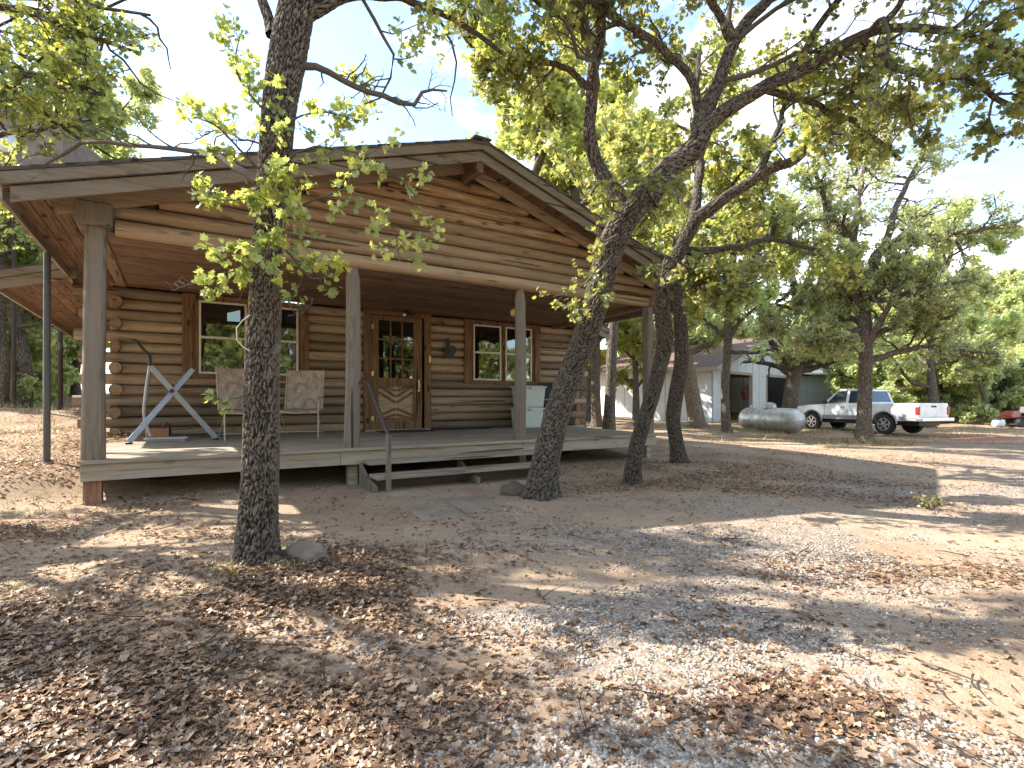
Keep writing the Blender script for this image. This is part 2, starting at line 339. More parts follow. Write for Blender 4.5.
def groundmat():
    m,t,b=newmat('sandy ground'); v=coords(t)
    gv=N(t,'ShaderNodeAttribute',attribute_name='gravel').outputs['Fac']; lf=N(t,'ShaderNodeAttribute',attribute_name='litter').outputs['Fac']; rd=N(t,'ShaderNodeAttribute',attribute_name='red').outputs['Fac']
    n1=noise(t,v,.9,6,.65); n2=noise(t,v,14,6,.7); n3=noise(t,v,90,4,.7)
    sand=ramp(t,[(.3,(.235,.155,.095)),(.5,(.36,.26,.17)),(.7,(.49,.385,.27))],n1)
    sand=mixc(t,ramp(t,[(.35,.0),(.7,.55)],n2),sand,(.25,.17,.11))
    sand=mixc(t,ramp(t,[(.5,0),(.75,.4)],n3),sand,(.62,.52,.41))
    sand=mixc(t,rd,sand,(.30,.13,.085))
    vo=N(t,'ShaderNodeTexVoronoi'); vo.inputs['Scale'].default_value=34; t.links.new(v,vo.inputs['Vector'])
    sp=N(t,'ShaderNodeSeparateColor'); t.links.new(vo.outputs['Color'],sp.inputs[0])
    gc=ramp(t,[(0,(.18,.16,.135)),(.5,(.32,.295,.265)),(1,(.5,.47,.42))],sp.outputs[0])
    gc=mixc(t,ramp(t,[(.28,0),(.5,.8)],vo.outputs['Distance']),gc,(.22,.17,.13))
    ga=math_(t,'MULTIPLY',gv,ramp(t,[(.33,.25),(.55,1)],n2)); c=mixc(t,ga,sand,gc)
    v2=N(t,'ShaderNodeTexVoronoi'); v2.inputs['Scale'].default_value=19; t.links.new(v,v2.inputs['Vector'])
    s2=N(t,'ShaderNodeSeparateColor'); t.links.new(v2.outputs['Color'],s2.inputs[0])
    lc=ramp(t,[(0,(.12,.07,.04)),(.5,(.25,.15,.085)),(1,(.42,.28,.17))],s2.outputs[0])
    la=math_(t,'MULTIPLY',lf,ramp(t,[(.35,.2),(.6,.9)],n2)); c=mixc(t,la,c,lc)
    t.links.new(c,b.inputs['Base Color']); b.inputs['Roughness'].default_value=1; b.inputs['Specular IOR Level'].default_value=.1
    hh=math_(t,'MULTIPLY_ADD',n3,.4,n2); bump(t,b,hh,.8,.02); return m
M['ground']=groundmat()
# ---------------------------------------------------------------- ground
def axis(lo,hi,c,n,k):
    s=np.linspace(np.arcsinh((lo-c)/k),np.arcsinh((hi-c)/k),n); return c+k*np.sinh(s)
gx=axis(-260,300,.5,430,2.2); gy=axis(-80,420,3.0,470,2.0)
XX,YY=np.meshgrid(gx,gy); xx=XX.ravel(); yy=YY.ravel(); zz=H(xx,yy)
near=np.exp(-((yy-3)/7)**2-((xx)/8)**2); zz=zz+near*(.016*(fbm(xx*6,yy*6,3)-.5)+.010*(fbm(xx*22,yy*22,2)-.5))
nx,ny=len(gx),len(gy); ii=np.arange((ny-1)*(nx-1)); q=ii//(nx-1)*nx+ii%(nx-1)
red=blob(xx,yy,[(13.5,17.5,4,2.2,1.0),(20,17,8,2,.8),(11,17.5,3,1.5,.5)])*sm(.35,.6,fbm(xx*.7,yy*.9,3))
far=sm(14,24,yy)*.55*sm(.4,.6,fbm(xx*.5,yy*.5,3))
tag(npmesh('ground',np.c_[xx,yy,zz],np.c_[q,q+1,q+nx+1,q+nx],M['ground'],smooth=True,
   attrs=dict(gravel=m_grav(xx,yy)*.85,litter=np.clip(m_leaf(xx,yy)+far,0,1),red=np.clip(red,0,.75))),kind='structure')
# ---------------------------------------------------------------- leaf templates
LEAF_N=(np.array([(0,0,0),(.10,.22,.03),(.30,.18,.02),(.24,.36,.05),(.55,.50,.10),(.36,.66,.05),(.46,.88,.08),(.14,.80,.0),(0,1.02,-.05),
   (-.14,.80,.0),(-.46,.88,.08),(-.36,.66,.05),(-.55,.50,.10),(-.24,.36,.05),(-.30,.18,.02),(-.10,.22,.03)])*np.array([.85,1,1]),
   [np.array([[0,1,15]]),np.array([[1,2,3,5],[5,3,4,4],[15,11,13,14]])][:1])
def leaf_template():
    V=LEAF_N[0]; F3=[(1,2,3),(3,4,5),(5,6,7),(15,13,14),(13,11,12),(11,9,10),(0,1,15),(7,8,9)]; F4=[(1,3,13,15),(3,5,11,13),(5,7,9,11)]
    return V,np.array(F3),np.array(F4)
LT=leaf_template()
LQ=(np.array([(0,0,0),(.42,.45,.08),(.12,.62,0),(0,1,-.05),(-.12,.62,0),(-.42,.45,.08)]),np.array([(0,1,2),(0,4,5),(2,3,4)]),np.array([(0,2,4)]))
def scatter(T,Pn,D,up,size,attr=None):
    """place template T (V,F3,F4) at Pn along D with normal roughly up"""
    V,F3,F4=T; n=len(Pn)
    y=D/np.linalg.norm(D,axis=1,keepdims=True); x=np.cross(y,up); x/=np.linalg.norm(x,axis=1,keepdims=True)+1e-9; z=np.cross(x,y)
    Rm=np.stack([x,y,z],1)  # rows
    W_=np.einsum('vk,nkj->nvj',V,Rm)*size[:,None,None]+Pn[:,None,:]
    off=(np.arange(n)*len(V))[:,None,None]
    fs=[(F3[None]+off).reshape(-1,3)]
    if F4.shape[1]==4: fs.append((F4[None]+off).reshape(-1,4))
    else: fs[0]=np.concatenate([fs[0],(F4[None]+off).reshape(-1,3)])
    rn=np.repeat(rng.random(n) if attr is None else attr,len(V))
    return W_.reshape(-1,3),fs,rn
def unit(v): return v/(np.linalg.norm(v,axis=-1,keepdims=True)+1e-9)
# ---------------------------------------------------------------- trees
def resample(pts,n):
    pts=np.asarray(pts,float); k=pts.shape[1]; d=np.r_[0,np.cumsum(np.linalg.norm(np.diff(pts[:,:3],axis=0),axis=1))]
    # Catmull-Rom-ish smoothing by cubic hermite
    t=np.linspace(0,d[-1],n); m=np.gradient(pts,d,axis=0); i=np.clip(np.searchsorted(d,t)-1,0,len(d)-2); h=(d[i+1]-d[i])[:,None]; s=((t-d[i])/(d[i+1]-d[i]))[:,None]
    return (2*s**3-3*s**2+1)*pts[i]+(s**3-2*s**2+s)*h*m[i]+(-2*s**3+3*s**2)*pts[i+1]+(s**3-s**2)*h*m[i+1]
def tubes(Pt,Rd,sides):
    B,n,_=Pt.shape; T=np.gradient(Pt,axis=1); T=unit(T)
    ref=np.where(np.abs(T[:,:1,2:3])>.8,np.array([1.,0,0]),np.array([0,0,1.])); A=np.broadcast_to(ref,T.shape); A=unit(A-T*(A*T).sum(-1,keepdims=True)); Bn=np.cross(T,A)
    a=np.arange(sides)*2*np.pi/sides
    V=Pt[:,:,None,:]+Rd[:,:,None,None]*(np.cos(a)[None,None,:,None]*A[:,:,None,:]+np.sin(a)[None,None,:,None]*Bn[:,:,None,:])
    V=V.reshape(-1,3); b=np.arange(B)[:,None,None]*n*sides; i=np.arange(n-1)[None,:,None]*sides; k=np.arange(sides)[None,None,:]; k2=(k+1)%sides
    Q=np.stack([b+i+k,b+i+k2,b+i+sides+k2,b+i+sides+k],-1).reshape(-1,4)
    L=np.cumsum(np.r_[np.zeros((1,B)),np.linalg.norm(np.diff(Pt,axis=1),axis=2).T],axis=0).T
    uv=np.stack([np.broadcast_to(a[None,None]*np.maximum(Rd,.03)[:,:,None],(B,n,sides)),np.broadcast_to(L[:,:,None],(B,n,sides))],-1).reshape(-1,2)
    return V,Q,uv
def grow(P0,D0,L,R0,n,wander,up,taper=.35,r=rng):
    B=len(P0); Pt=np.zeros((B,n+1,3)); Pt[:,0]=P0; D=unit(D0)
    for i in range(n):
        D=unit(D+wander*r.normal(size=(B,3))+np.array([0,0,up])); Pt[:,i+1]=Pt[:,i]+D*(L/n)[:,None]
    Rd=R0[:,None]*np.linspace(1,taper,n+1)[None]; return Pt,Rd
def spawn(Pt,Rd,k,lf,tmin=.2,ang=(.6,1.2),rf=.55,r=rng,flat=0.):
    B,n1,_=Pt.shape; n=n1-1; L=np.linalg.norm(np.diff(Pt,axis=1),axis=2).sum(1)
    bi=np.repeat(np.arange(B),k); t=tmin+(1-tmin)*((np.tile(np.arange(k),B)+r.random(B*k))/k); t=np.clip(t,0,.999)
    f=t*n; i=f.astype(int); fr=(f-i)[:,None]; p=Pt[bi,i]*(1-fr)+Pt[bi,i+1]*fr; tan=unit(Pt[bi,i+1]-Pt[bi,i]); rd=Rd[bi,i]*(1-fr[:,0])+Rd[bi,i+1]*fr[:,0]
    q=r.normal(size=(B*k,3)); q[:,2]*=(1-flat); q=unit(q-tan*(q*tan).sum(1,keepdims=True)); a=r.uniform(ang[0],ang[1],B*k)[:,None]
    d=tan*np.cos(a)+q*np.sin(a); ll=L[bi]*lf*r.uniform(.6,1.25,B*k)*(1.15-.6*t); return p,d,ll,rd*rf
def leaves_on(Pt,k,size,T,r=rng,spread=.05,tmin=.3,droop=.2,yellow=None):
    B,n1,_=Pt.shape; n=n1-1; bi=np.repeat(np.arange(B),k); t=tmin+(1-tmin)*np.sqrt(r.random(B*k)); f=np.clip(t,0,.999)*n; i=f.astype(int); fr=(f-i)[:,None]
    p=Pt[bi,i]*(1-fr)+Pt[bi,i+1]*fr; tan=unit(Pt[bi,i+1]-Pt[bi,i])
    d=unit(tan*.5+r.normal(size=p.shape)*.8+np.array([0,0,-droop])); p=p+r.normal(size=p.shape)*spread
    up=unit(r.normal(size=p.shape)*.75+np.array([0,0,1.]))
    cl=np.repeat(r.random(B),k); at=np.clip(.55*cl+.45*r.random(B*k),0,1) 
    if yellow: at=np.clip(at*yellow[0]+yellow[1],0,1)
    return scatter(T,p,d,up,size*r.uniform(.65,1.25,len(p)),at)
def bark_detail(Pt,Rd,sides,ny,flare=0.,depth=.016,seed=1):
    """one thick trunk with real furrows; Pt (n,3)"""
    c=resample(np.c_[Pt,Rd],ny); Pq=c[:,:3]; Rq=c[:,3]; L=np.r_[0,np.cumsum(np.linalg.norm(np.diff(Pq,axis=0),axis=1))]
    T=unit(np.gradient(Pq,axis=0)); A=np.tile(np.array([1.,0,0]),(ny,1)); A=unit(A-T*(A*T).sum(1,keepdims=True)); Bn=np.cross(T,A)
    a=np.arange(sides)*2*np.pi/sides; rm=Rq.mean(); rr=np.random.default_rng(seed)
    cw,ch=.0165,.058; nc=max(7,int(round(2*np.pi*rm/cw))); nr=int(L[-1]/ch)+3; jit=rr.random((nr,nc,2))*.9+.05
    gu=(a/(2*np.pi)*nc)[None,:]; gv=(L/ch)[:,None]; wob=(fbm(np.broadcast_to(gu*.35,(ny,sides)),np.broadcast_to(gv*.5,(ny,sides)),2)-.5)*2.0
    w2=(fbm(gu*1.3+7+0*gv,gv*1.9+0*gu,2)-.5)*.9; gu=gu+wob+w2; gv=gv+0*gu+wob*.8+w2*1.3; ci=np.floor(gu).astype(int); cj=np.floor(gv).astype(int); f1=np.full(gu.shape,9.); f2=np.full(gu.shape,9.)
    for di in(-1,0,1):
        for dj in(-1,0,1):
            i=ci+di; j=np.clip(cj+dj,0,nr-1); jj=jit[j,i%nc]; dx=gu-(i+jj[...,0]); dy=gv-(cj+dj+jj[...,1]); d=np.sqrt(dx*dx+dy*dy)
            m_=d<f1; f2=np.where(m_,f1,np.minimum(f2,d)); f1=np.where(m_,d,f1)
    rid=sm(.02,.38,f2-f1)*(.75+.25*fbm(gu*1.7,gv*4,2)); low=fbm(a[None]*3+0*L[:,None]+seed,L[:,None]*2.5+0*a[None],3)-.5
    fl=1+flare*np.exp(-L/.16)[:,None]*(1+.55*np.cos(a*4+seed)[None]+.3*np.cos(a*7+2*seed)[None])
    rad=Rq[:,None]*fl*(1+.14*low)+(rid-.7)*depth
    V=Pq[:,None]+rad[...,None]*(np.cos(a)[None,:,None]*A[:,None]+np.sin(a)[None,:,None]*Bn[:,None]); V=V.reshape(-1,3)
    i=np.arange(ny-1)[:,None]*sides; k=np.arange(sides)[None]; k2=(k+1)%sides; Q=np.stack([i+k,i+k2,i+sides+k2,i+sides+k],-1).reshape(-1,4)
    uv=np.stack([np.broadcast_to((a*rm)[None],(ny,sides)),np.broadcast_to(L[:,None],(ny,sides))],-1).reshape(-1,2)
    return V,Q,uv,rid.ravel()
SUNLIT=[(.6,2.35,.95,.5),(2.1,1.95,1.5,.42),(1.2,3.35,1.6,.22),(-1.6,4.35,1.3,.16),(3.4,3.6,1.3,.25),(3.0,5.2,1.6,.5),(4.6,8.8,3,.5)]
def sunhole(p,r):
    gx_=p[:,0]+1.13*(p[:,2]-.1); gy_=p[:,1]-.23*(p[:,2]-.1); k=np.zeros(len(p),bool)
    for a,b,ra,rb in SUNLIT: k|=((gx_-a)/ra)**2+((gy_-b)/rb)**2<1
    return ~(k&(r.random(len(p))<.88))
class Acc:
    def __init__(s): s.V=[];s.Q=[];s.uv=[];s.a=[];s.n=0
    def add(s,V,Q,uv,a=None):
        s.V.append(V); s.Q.append(Q+s.n); s.uv.append(uv); s.a.append(np.full(len(V),.6) if a is None else a); s.n+=len(V)
class LAcc:
    def __init__(s): s.V=[];s.F3=[];s.F4=[];s.a=[];s.n=0
    def add(s,res):
        V,fs,a=res; s.V.append(V); s.F3.append(fs[0]+s.n); s.a.append(a)
        if len(fs)>1: s.F4.append(fs[1]+s.n)
        s.n+=len(V)
    def build(s,name,mat,parent,off):
        fs=[np.concatenate(s.F3)]+([np.concatenate(s.F4)] if s.F4 else [])
        return npmesh(name,np.concatenate(s.V)-off,fs,mat,parent,dict(rnd=np.concatenate(s.a)))
def make_tree(base,trunk,limbs,label,cat='tree',group=None,name='oak_tree',bark='barkfar',leaf='leaf',detail=False,seed=1,
              k=(7,6,5),lf=(.42,.5,.55),nleaf=9,lsize=.075,T=LT,flare=.5,minR=.004,tipR=.012,yellow=None,filt=None,sprigs=(),bare=(),depth=.016,up=(.06,.03),k1min=.25,sprleaf=9):
    """trunk / limbs: lists of (x,y,z,r) in world space"""
    r=np.random.default_rng(seed); base=np.array(base,float); A=Acc(); LA=LAcc()
    tr=np.array(trunk,float); 
    if detail: 
        n=int(np.linalg.norm(np.diff(tr[:,:3],axis=0),axis=1).sum()/.011); V,Q,uv,rd=bark_detail(tr[:,:3],tr[:,3],110,n,flare,depth,seed); A.add(V,Q,uv,rd)
    else:
        c=resample(tr,30); L=np.r_[0,np.cumsum(np.linalg.norm(np.diff(c[:,:3],axis=0),axis=1))]; c[:,3]*=1+flare*np.exp(-L/.16); V,Q,uv=tubes(c[None,:,:3],c[None,:,3],14); A.add(V,Q,uv)
    n1=14; Ls=[resample(np.array(l,float),n1) for l in limbs]
    if Ls:
        Lp=np.stack(Ls); P1,R1=Lp[:,:,:3],Lp[:,:,3]
        P1=P1.copy(); P1[:,1:-1]+=r.normal(size=P1[:,1:-1].shape)*(R1[:,1:-1,None]*.22)
        if detail:
            for q_ in range(len(P1)):
                ln=np.linalg.norm(np.diff(P1[q_],axis=0),axis=1).sum(); V,Q,uv,rd=bark_detail(P1[q_],R1[q_],44,int(ln/.02)+8,0,depth*min(1,R1[q_][0]/.09)*.8,seed+q_); A.add(V,Q,uv,rd)
        else: V,Q,uv=tubes(P1,R1,8); A.add(V,Q,uv)
        p,d,l,rr=spawn(P1,R1,k[0],lf[0],k1min,(.5,1.15),.5,r); l=np.clip(l,.35,2.6); P2,R2=grow(p,d,l,np.maximum(rr,tipR),6,.30,up[0],.35,r); V,Q,uv=tubes(P2,R2,6); A.add(V,Q,uv)
        p,d,l,rr=spawn(P2,R2,k[1],lf[1],.15,(.5,1.2),.55,r); l=np.clip(l,.2,1.3); P3,R3=grow(p,d,l,np.maximum(rr,.006),4,.30,up[1],.4,r)
        keep=sunhole(P3[:,-1],r) if base[1]<9 else np.ones(len(P3),bool); keep&=True if filt is None else filt(P3[:,-1],r); P3,R3=P3[keep],R3[keep]; V,Q,uv=tubes(P3,R3,4); A.add(V,Q,uv)
        p,d,l,rr=spawn(P3,R3,k[2],lf[2],.15,(.4,1.2),.6,r); l=np.clip(l,.10,.5); P4,R4=grow(p,d,l,np.maximum(rr*.6,minR),3,.3,.0,.4,r); V,Q,uv=tubes(P4,R4,3); A.add(V,Q,uv)
        LA.add(leaves_on(P4,nleaf,lsize,T,r,lsize*.35,yellow=yellow)); LA.add(leaves_on(P3[:,2:],max(2,nleaf//3),lsize,T,r,lsize*.4,yellow=yellow))
    if len(sprigs):
        S=np.stack([resample(np.array(l,float),9) for l in sprigs]); V,Q,uv=tubes(S[:,:,:3],S[:,:,3],5); A.add(V,Q,uv)
        p,d,l,rr=spawn(S[:,:,:3],S[:,:,3],12,.4,.12,(.4,1.25),.6,r); l=np.clip(l,.07,.3); P3,R3=grow(p,d,l,np.full(len(p),.0028),4,.28,.0,.5,r); kp=(p[:,2]>1.9)|(r.random(len(p))<.3); P3,R3=P3[kp],R3[kp]; V,Q,uv=tubes(P3,R3,3); A.add(V,Q,uv)
        LA.add(leaves_on(P3,sprleaf,lsize,T,r,.018,yellow=(.72,.14)))
    if len(bare):
        S=np.stack([resample(np.array(l,float),12) for l in bare]); S[:,1:-1,:3]+=r.normal(size=S[:,1:-1,:3].shape)*.012; V,Q,uv=tubes(S[:,:,:3],S[:,:,3],6); A.add(V,Q,uv)
        p,d,l,rr=spawn(S[:,:,:3],S[:,:,3],15,.24,.12,(.5,1.3),.4,r); d[:,2]=np.abs(d[:,2])*np.where(r.random(len(d))<.75,1,-1); l=np.clip(l,.08,.34); P3,R3=grow(p,d,l,np.clip(rr,.003,.008),5,.28,.03,.4,r); V,Q,uv=tubes(P3,R3,4); A.add(V,Q,uv)
        p,d,l,rr=spawn(P3,R3,3,.5,.2,(.5,1.2),.6,r); P4,R4=grow(p,d,l,np.full(len(p),.0022),4,.3,.02,.5,r); V,Q,uv=tubes(P4,R4,3); A.add(V,Q,uv)
    root=empty(name,tuple(base),0,label,cat,group)
    npmesh('trunk',np.concatenate(A.V)-base,np.concatenate(A.Q),M[bark],root,dict(ridge=np.concatenate(A.a)),True,uv=np.concatenate(A.uv))
    LA.build('crown',M[leaf],root,base)
    return root
def copy_tree(o,loc,rz,s,label,group=None):
    c=o.copy(); COL.objects.link(c); c.location=loc; c.rotation_euler=(0,0,rz); c.scale=(s,s,s*random.uniform(.92,1.08)); c['label']=label
    if group: c['group']=group
    elif 'group' in c: del c['group']
    for ch in list(o.children):
        d=ch.copy(); COL.objects.link(d); d.parent=c
    return c
def auto_limbs(base,trunk,n,Lr,seed,el=(.2,.9),start=.45):
    """limb polylines leaving a trunk all round"""
    r=np.random.default_rng(seed+100); c=resample(np.array(trunk,float),20); out=[]
    for i in range(n):
        t=start+(1-start)*(i+r.random())/n; j=min(int(t*19),18); p=c[j]; az=i*2.4+r.uniform(-.4,.4); e=r.uniform(*el)+.35*t; L=r.uniform(*Lr)*(1.1-.45*(t-start)/(1-start))
        pts=[p.copy()]; d=np.array([math.cos(az)*math.cos(e),math.sin(az)*math.cos(e),math.sin(e)]); pp=p[:3].copy(); rad=p[3]*.6; pts[0][3]=rad
        for s in range(4): d=unit(d+r.normal(size=3)*.22+np.array([0,0,.05])); pp=pp+d*L/4; pts.append(np.r_[pp,rad*(1-.2*(s+1))])
        out.append(pts)
    return out
def PX(L,tw=1.0):
    """(px,py,Y,width px) -> (x,y,z,r)"""
    return [(*P(a,b,Y),wd/2/F*Y*tw) for a,b,Y,wd in L]
# ================================================================= CABIN
cab=empty('log_cabin',(X0,Y0,0),YAW,'single-storey brown log cabin with a wide gabled front porch and weathered grey posts','cabin')
NW=3.44; DZ=.61; CH=.166
def logrow(mb,u0,u1,n,zc,ry=.092,rz_=.083,along=0,jit=.004,flat=False,seg=None):
    ry=ry+random.uniform(-.010,.006)
    """one horizontal log, axis u (along=0) or n (along=1)"""
    k=12; ns=seg or max(2,int(abs(u1-u0)/.35)); V=[];Fs=[]; ph=random.random()*6
    for i in range(ns+1):
        t=u0+(u1-u0)*i/ns; wob=1+.035*math.sin(t*1.7+ph)+random.uniform(-.015,.015); dz=.004*math.sin(t*1.1+ph*2)
        for j in range(k):
            a=2*math.pi*j/k; y=math.cos(a)*ry*wob; z=math.sin(a)*rz_*wob+dz
            V.append((t,n+y,zc+z) if along==0 else (n+y,t,zc+z))
    for i in range(ns):
        for j in range(k): j2=(j+1)%k; Fs.append((i*k+j,i*k+j2,(i+1)*k+j2,(i+1)*k+j))
    Fs.append(tuple(range(k))); Fs.append(tuple(ns*k+j for j in range(k))); mb.add(V,Fs)
# openings (u0,u1,z0,z1) of the front wall
w1=(U(182,NW),U(308,NW),1.55,2.93); dr=(3.80,U(429.5,NW),DZ,2.95); w2=(U(463,NW),U(538.5,NW),1.55,2.93)
UR=8.95
mb=MB(); ncs=14
for i in range(ncs):
    z=DZ+.085+i*CH
    if z>2.98: break
    sp=[(-.46+random.uniform(-.06,.05) if i%2 else -.05,UR+.36+random.uniform(-.06,.06) if i%2 else UR)]
    for (a,b,z0,z1) in (w1,dr,w2):
        if z0+.04<z<z1+.05:
            a+=.02;b-=.02; ns_=[]
            for (s,e) in sp:
                if b<=s or a>=e: ns_.append((s,e))
                else:
                    if a>s: ns_.append((s,a))
                    if b<e: ns_.append((b,e))
            sp=ns_
    for s,e in sp: logrow(mb,s,e,NW+.03,z)
for i in range(3): logrow(mb,-.48 if i%2 else -.05,UR+.3,NW+.03,DZ-.08-i*CH)
wall=mb.build('front_wall',M['log'],cab,smooth=True)
mb=MB()
for (s,e,z0,z1) in [(-.02,w1[0]+.05,.1,3.0),(w1[0]+.05,w1[1]-.05,.1,1.6),(w1[1]-.05,dr[0]+.05,.1,3.0),(dr[0]+.05,dr[1]-.05,.1,DZ),(dr[1]-.05,w2[0]+.05,.1,3.0),(w2[0]+.05,w2[1]-.05,.1,1.6),(w2[1]-.05,UR,.1,3.0)]:
    mb.box(s,e,NW+.045,NW+.09,z0,z1)
mb.build('wall_core',M['dark'],wall)
for uu,side in((0.03,'left'),(UR-.06,'right')):
    mb=MB()
    for i in range(-4,15):
        z=DZ+.085+i*CH-.083*(1); 
        if z>2.98: break
        logrow(mb,NW-(.24+random.uniform(-.07,.04) if i%2==0 else .0)+.0,12.2,uu,z+.083,ry=.078+random.uniform(-.006,.006),along=1,seg=26)
    sw=mb.build('side_wall',M['logy'],cab,smooth=True)
    mb=MB(); mb.box(uu-.03,uu+.03,NW+.1,12,.1,3.6); mb.build('wall_core',M['dark'],sw)
mb=MB(); mb.box(-.02,UR,12.0,12.15,.1,3.2); mb.build('back_wall',M['log'],cab)
# interior floor and partition so that the panes look into a room
mb=MB(); mb.box(.1,UR-.12,NW+.12,11.9,DZ-.03,DZ); mb.build('interior_floor',M['ceil'],cab)
mb=MB(); mb.box(.1,UR-.12,6.2,6.3,DZ+.01,2.9); mb.build('interior_wall',plain('interior wall paint',(.3,.26,.2),.9),cab)
# windows
def casing(a,b,z0,z1,par,wd=.15,name='casing',inner=True):
    mb=MB(); y0=NW-.085;y1=NW-.045
    mb.box(a,a+wd,y0,y1,z0,z1); mb.box(b-wd,b,y0,y1,z0,z1); mb.box(a+wd+.002,b-wd-.002,y0+.004,y1,z1-.09,z1); 
    if inner: mb.box(a+wd+.002,b-wd-.002,y0+.004,y1,z0,z0+.085)
    return mb.build(name,M['case'],par,bevel=.006)
def window(a,b,sashes,z0,z1):
    f=casing(a,b,1.555,2.925,cab,wd=sashes[0][0]-a-.012 if sashes[0][0]-a<.2 else .15,name='window')
    mb=MB()
    # dark brown jamb between the sashes
    xs=[a+.13]+[q for s in sashes for q in s]+[b-.13]
    for i in range(0,len(xs),2): mb.box(xs[i]+.001,xs[i+1]-.001,NW-.055,NW+.03,z0-.0,z1)
    mb.box(a+.13,b-.13,NW-.055,NW+.03,z1+.001,z1+.05); mb.box(a+.13,b-.13,NW-.055,NW+.03,z0-.03,z0-.001)
    mb.build('jamb',M['case'],f)
    for s,e in sashes:
        zm=(z0+z1)/2; t=.032
        mb=MB(); y0,y1=NW-.075,NW-.03
        mb.box(s,s+t,y0,y1,z0,z1); mb.box(e-t,e,y0,y1,z0,z1); mb.box(s+t,e-t,y0,y1,z1-t,z1); mb.box(s+t,e-t,y0,y1,z0,z0+t); mb.box(s+t,e-t,y0-.006,y1,zm-.02,zm+.02)
        fr=mb.build('sash_frame',M['white'],f,bevel=.004)
        mb=MB(); mb.box(s+t,e-t,NW-.05,NW-.046,z0+t,zm-.02); mb.build('pane',M['glass'],f)
        mb=MB(); mb.box(s+t,e-t,NW-.056,NW-.052,zm+.02,z1-t); mb.build('pane',M['glass'],f)
    # curtains
    V=[];Fs=[]; n=90; aa,bb=a+.1,b-.1
    for i in range(n+1):
        x=aa+(bb-aa)*i/n; y=NW+.17+.03*math.sin(i*1.1)+.012*math.sin(i*2.7); V+= [(x,y,z0-.1),(x,y,z1+.05)]
    hide=range(int(n*.33),int(n*.44))
    for i in range(n):
        if i in hide: continue
        Fs.append((2*i,2*i+2,2*i+3,2*i+1))
    mb=MB(); mb.add(V,Fs); mb.build('curtain',M['curtain'],f,smooth=True)
us=lambda p:U(p,NW)
window(w1[0],w1[1],[(us(198.7),us(246.3)),(us(252),us(297.6))],1.64,2.832)
window(w2[0],w2[1],[(us(472),us(499.5)),(us(504),us(530))],1.64,2.832)
# door
dA,dB=us(370),us(421); f=casing(dr[0],dr[1],DZ+.002,2.95,cab,wd=.14,name='door_frame',inner=False)
mb=MB(); y0,y1=NW-.055,NW-.01; gu0,gu1=us(378),us(412.5); gz0,gz1=ZP(395,378,NW),ZP(395,321.5,NW); dz0,dz1=DZ+.03,2.85
mb.box(dA,gu0-.002,y0,y1,dz0,dz1); mb.box(gu1+.002,dB,y0,y1,dz0,dz1); mb.box(gu0,gu1,y0,y1,gz1,dz1); mb.box(gu0,gu1,y0,y1,gz0-.13,gz0); mb.box(gu0,gu1,y0,y1,dz0,dz0+.17)
door=mb.build('door',M['doorw'],cab,bevel=.006)
mb=MB(); mb.box(gu0,gu1,NW-.03,NW-.01,dz0+.17,gz0-.13); 
pz0,pz1=dz0+.17,gz0-.13; pm=((gu0+gu1)/2,(pz0+pz1)/2)
mb.build('panel',M['panel'],door)
mb=MB()
for q in (-.36,-.24,-.12,0,.12,.24,.36):     # herringbone boards
    for sgn in(-1,1):
        a=Vector((pm[0]+sgn*.01,NW-.036,pm[1]+q)); b=Vector((pm[0]+sgn*(gu1-gu0)*.49,NW-.036,pm[1]+q+(.20 if q>=-.05 else -.14)*1))
        b.z=max(min(b.z,pz1-.03),pz0+.03); a.z=max(min(a.z,pz1-.03),pz0+.03)
        mb.beam(a,b,.012,.05,up=(0,0,1))
mb.build('chevron_boards',M['doorw'],door,bevel=.003)
mb=MB(); mb.box(gu0,gu1,NW-.035,NW-.031,gz0,gz1); mb.build('pane',M['glass'],door)
mb=MB()
for i in(1,2):
    x=gu0+(gu1-gu0)*i/3; mb.box(x-.014,x+.014,NW-.052,NW-.037,gz0,gz1)
    z=gz0+(gz1-gz0)*i/3; mb.box(gu0,gu1,NW-.049,NW-.0385,z-.014,z+.014)
mb.build('muntins',M['doorw'],door)
mb=MB(); mb.box(gu0-.05,gu1+.05,NW+.06,NW+.065,gz0-.05,gz1+.05); mb.build('door_curtain',M['curtain'],door)
for zz_ in (2.62,1.72,.86):
    mb=MB(); mb.box(dA+.01,dA+.05,y0-.012,y0-.001,zz_-.045,zz_+.045); mb.build('hinge',M['brass'],door,bevel=.003)
mb=MB(); hx=dB-.07; mb.box(hx-.015,hx+.015,y0-.008,y0-.001,1.38,1.62); mb.tube([(hx,y0-.005,1.55),(hx,y0-.045,1.54),(hx,y0-.045,1.45),(hx,y0-.005,1.44)],.008,8); mb.build('handle',M['brass'],door,smooth=True)
mb=MB(); mb.box(dr[0]+.02,dr[1]-.02,NW-.12,NW-.04,DZ+.002,DZ+.03); mb.build('threshold',M['rim'],cab,bevel=.004)
mb=MB(); bx_=us(428); mb.box(bx_-.018,bx_+.018,NW-.1,NW-.087,ZP(427,363,NW),ZP(427,356,NW)); mb.build('doorbell',M['brass'],cab,bevel=.004)
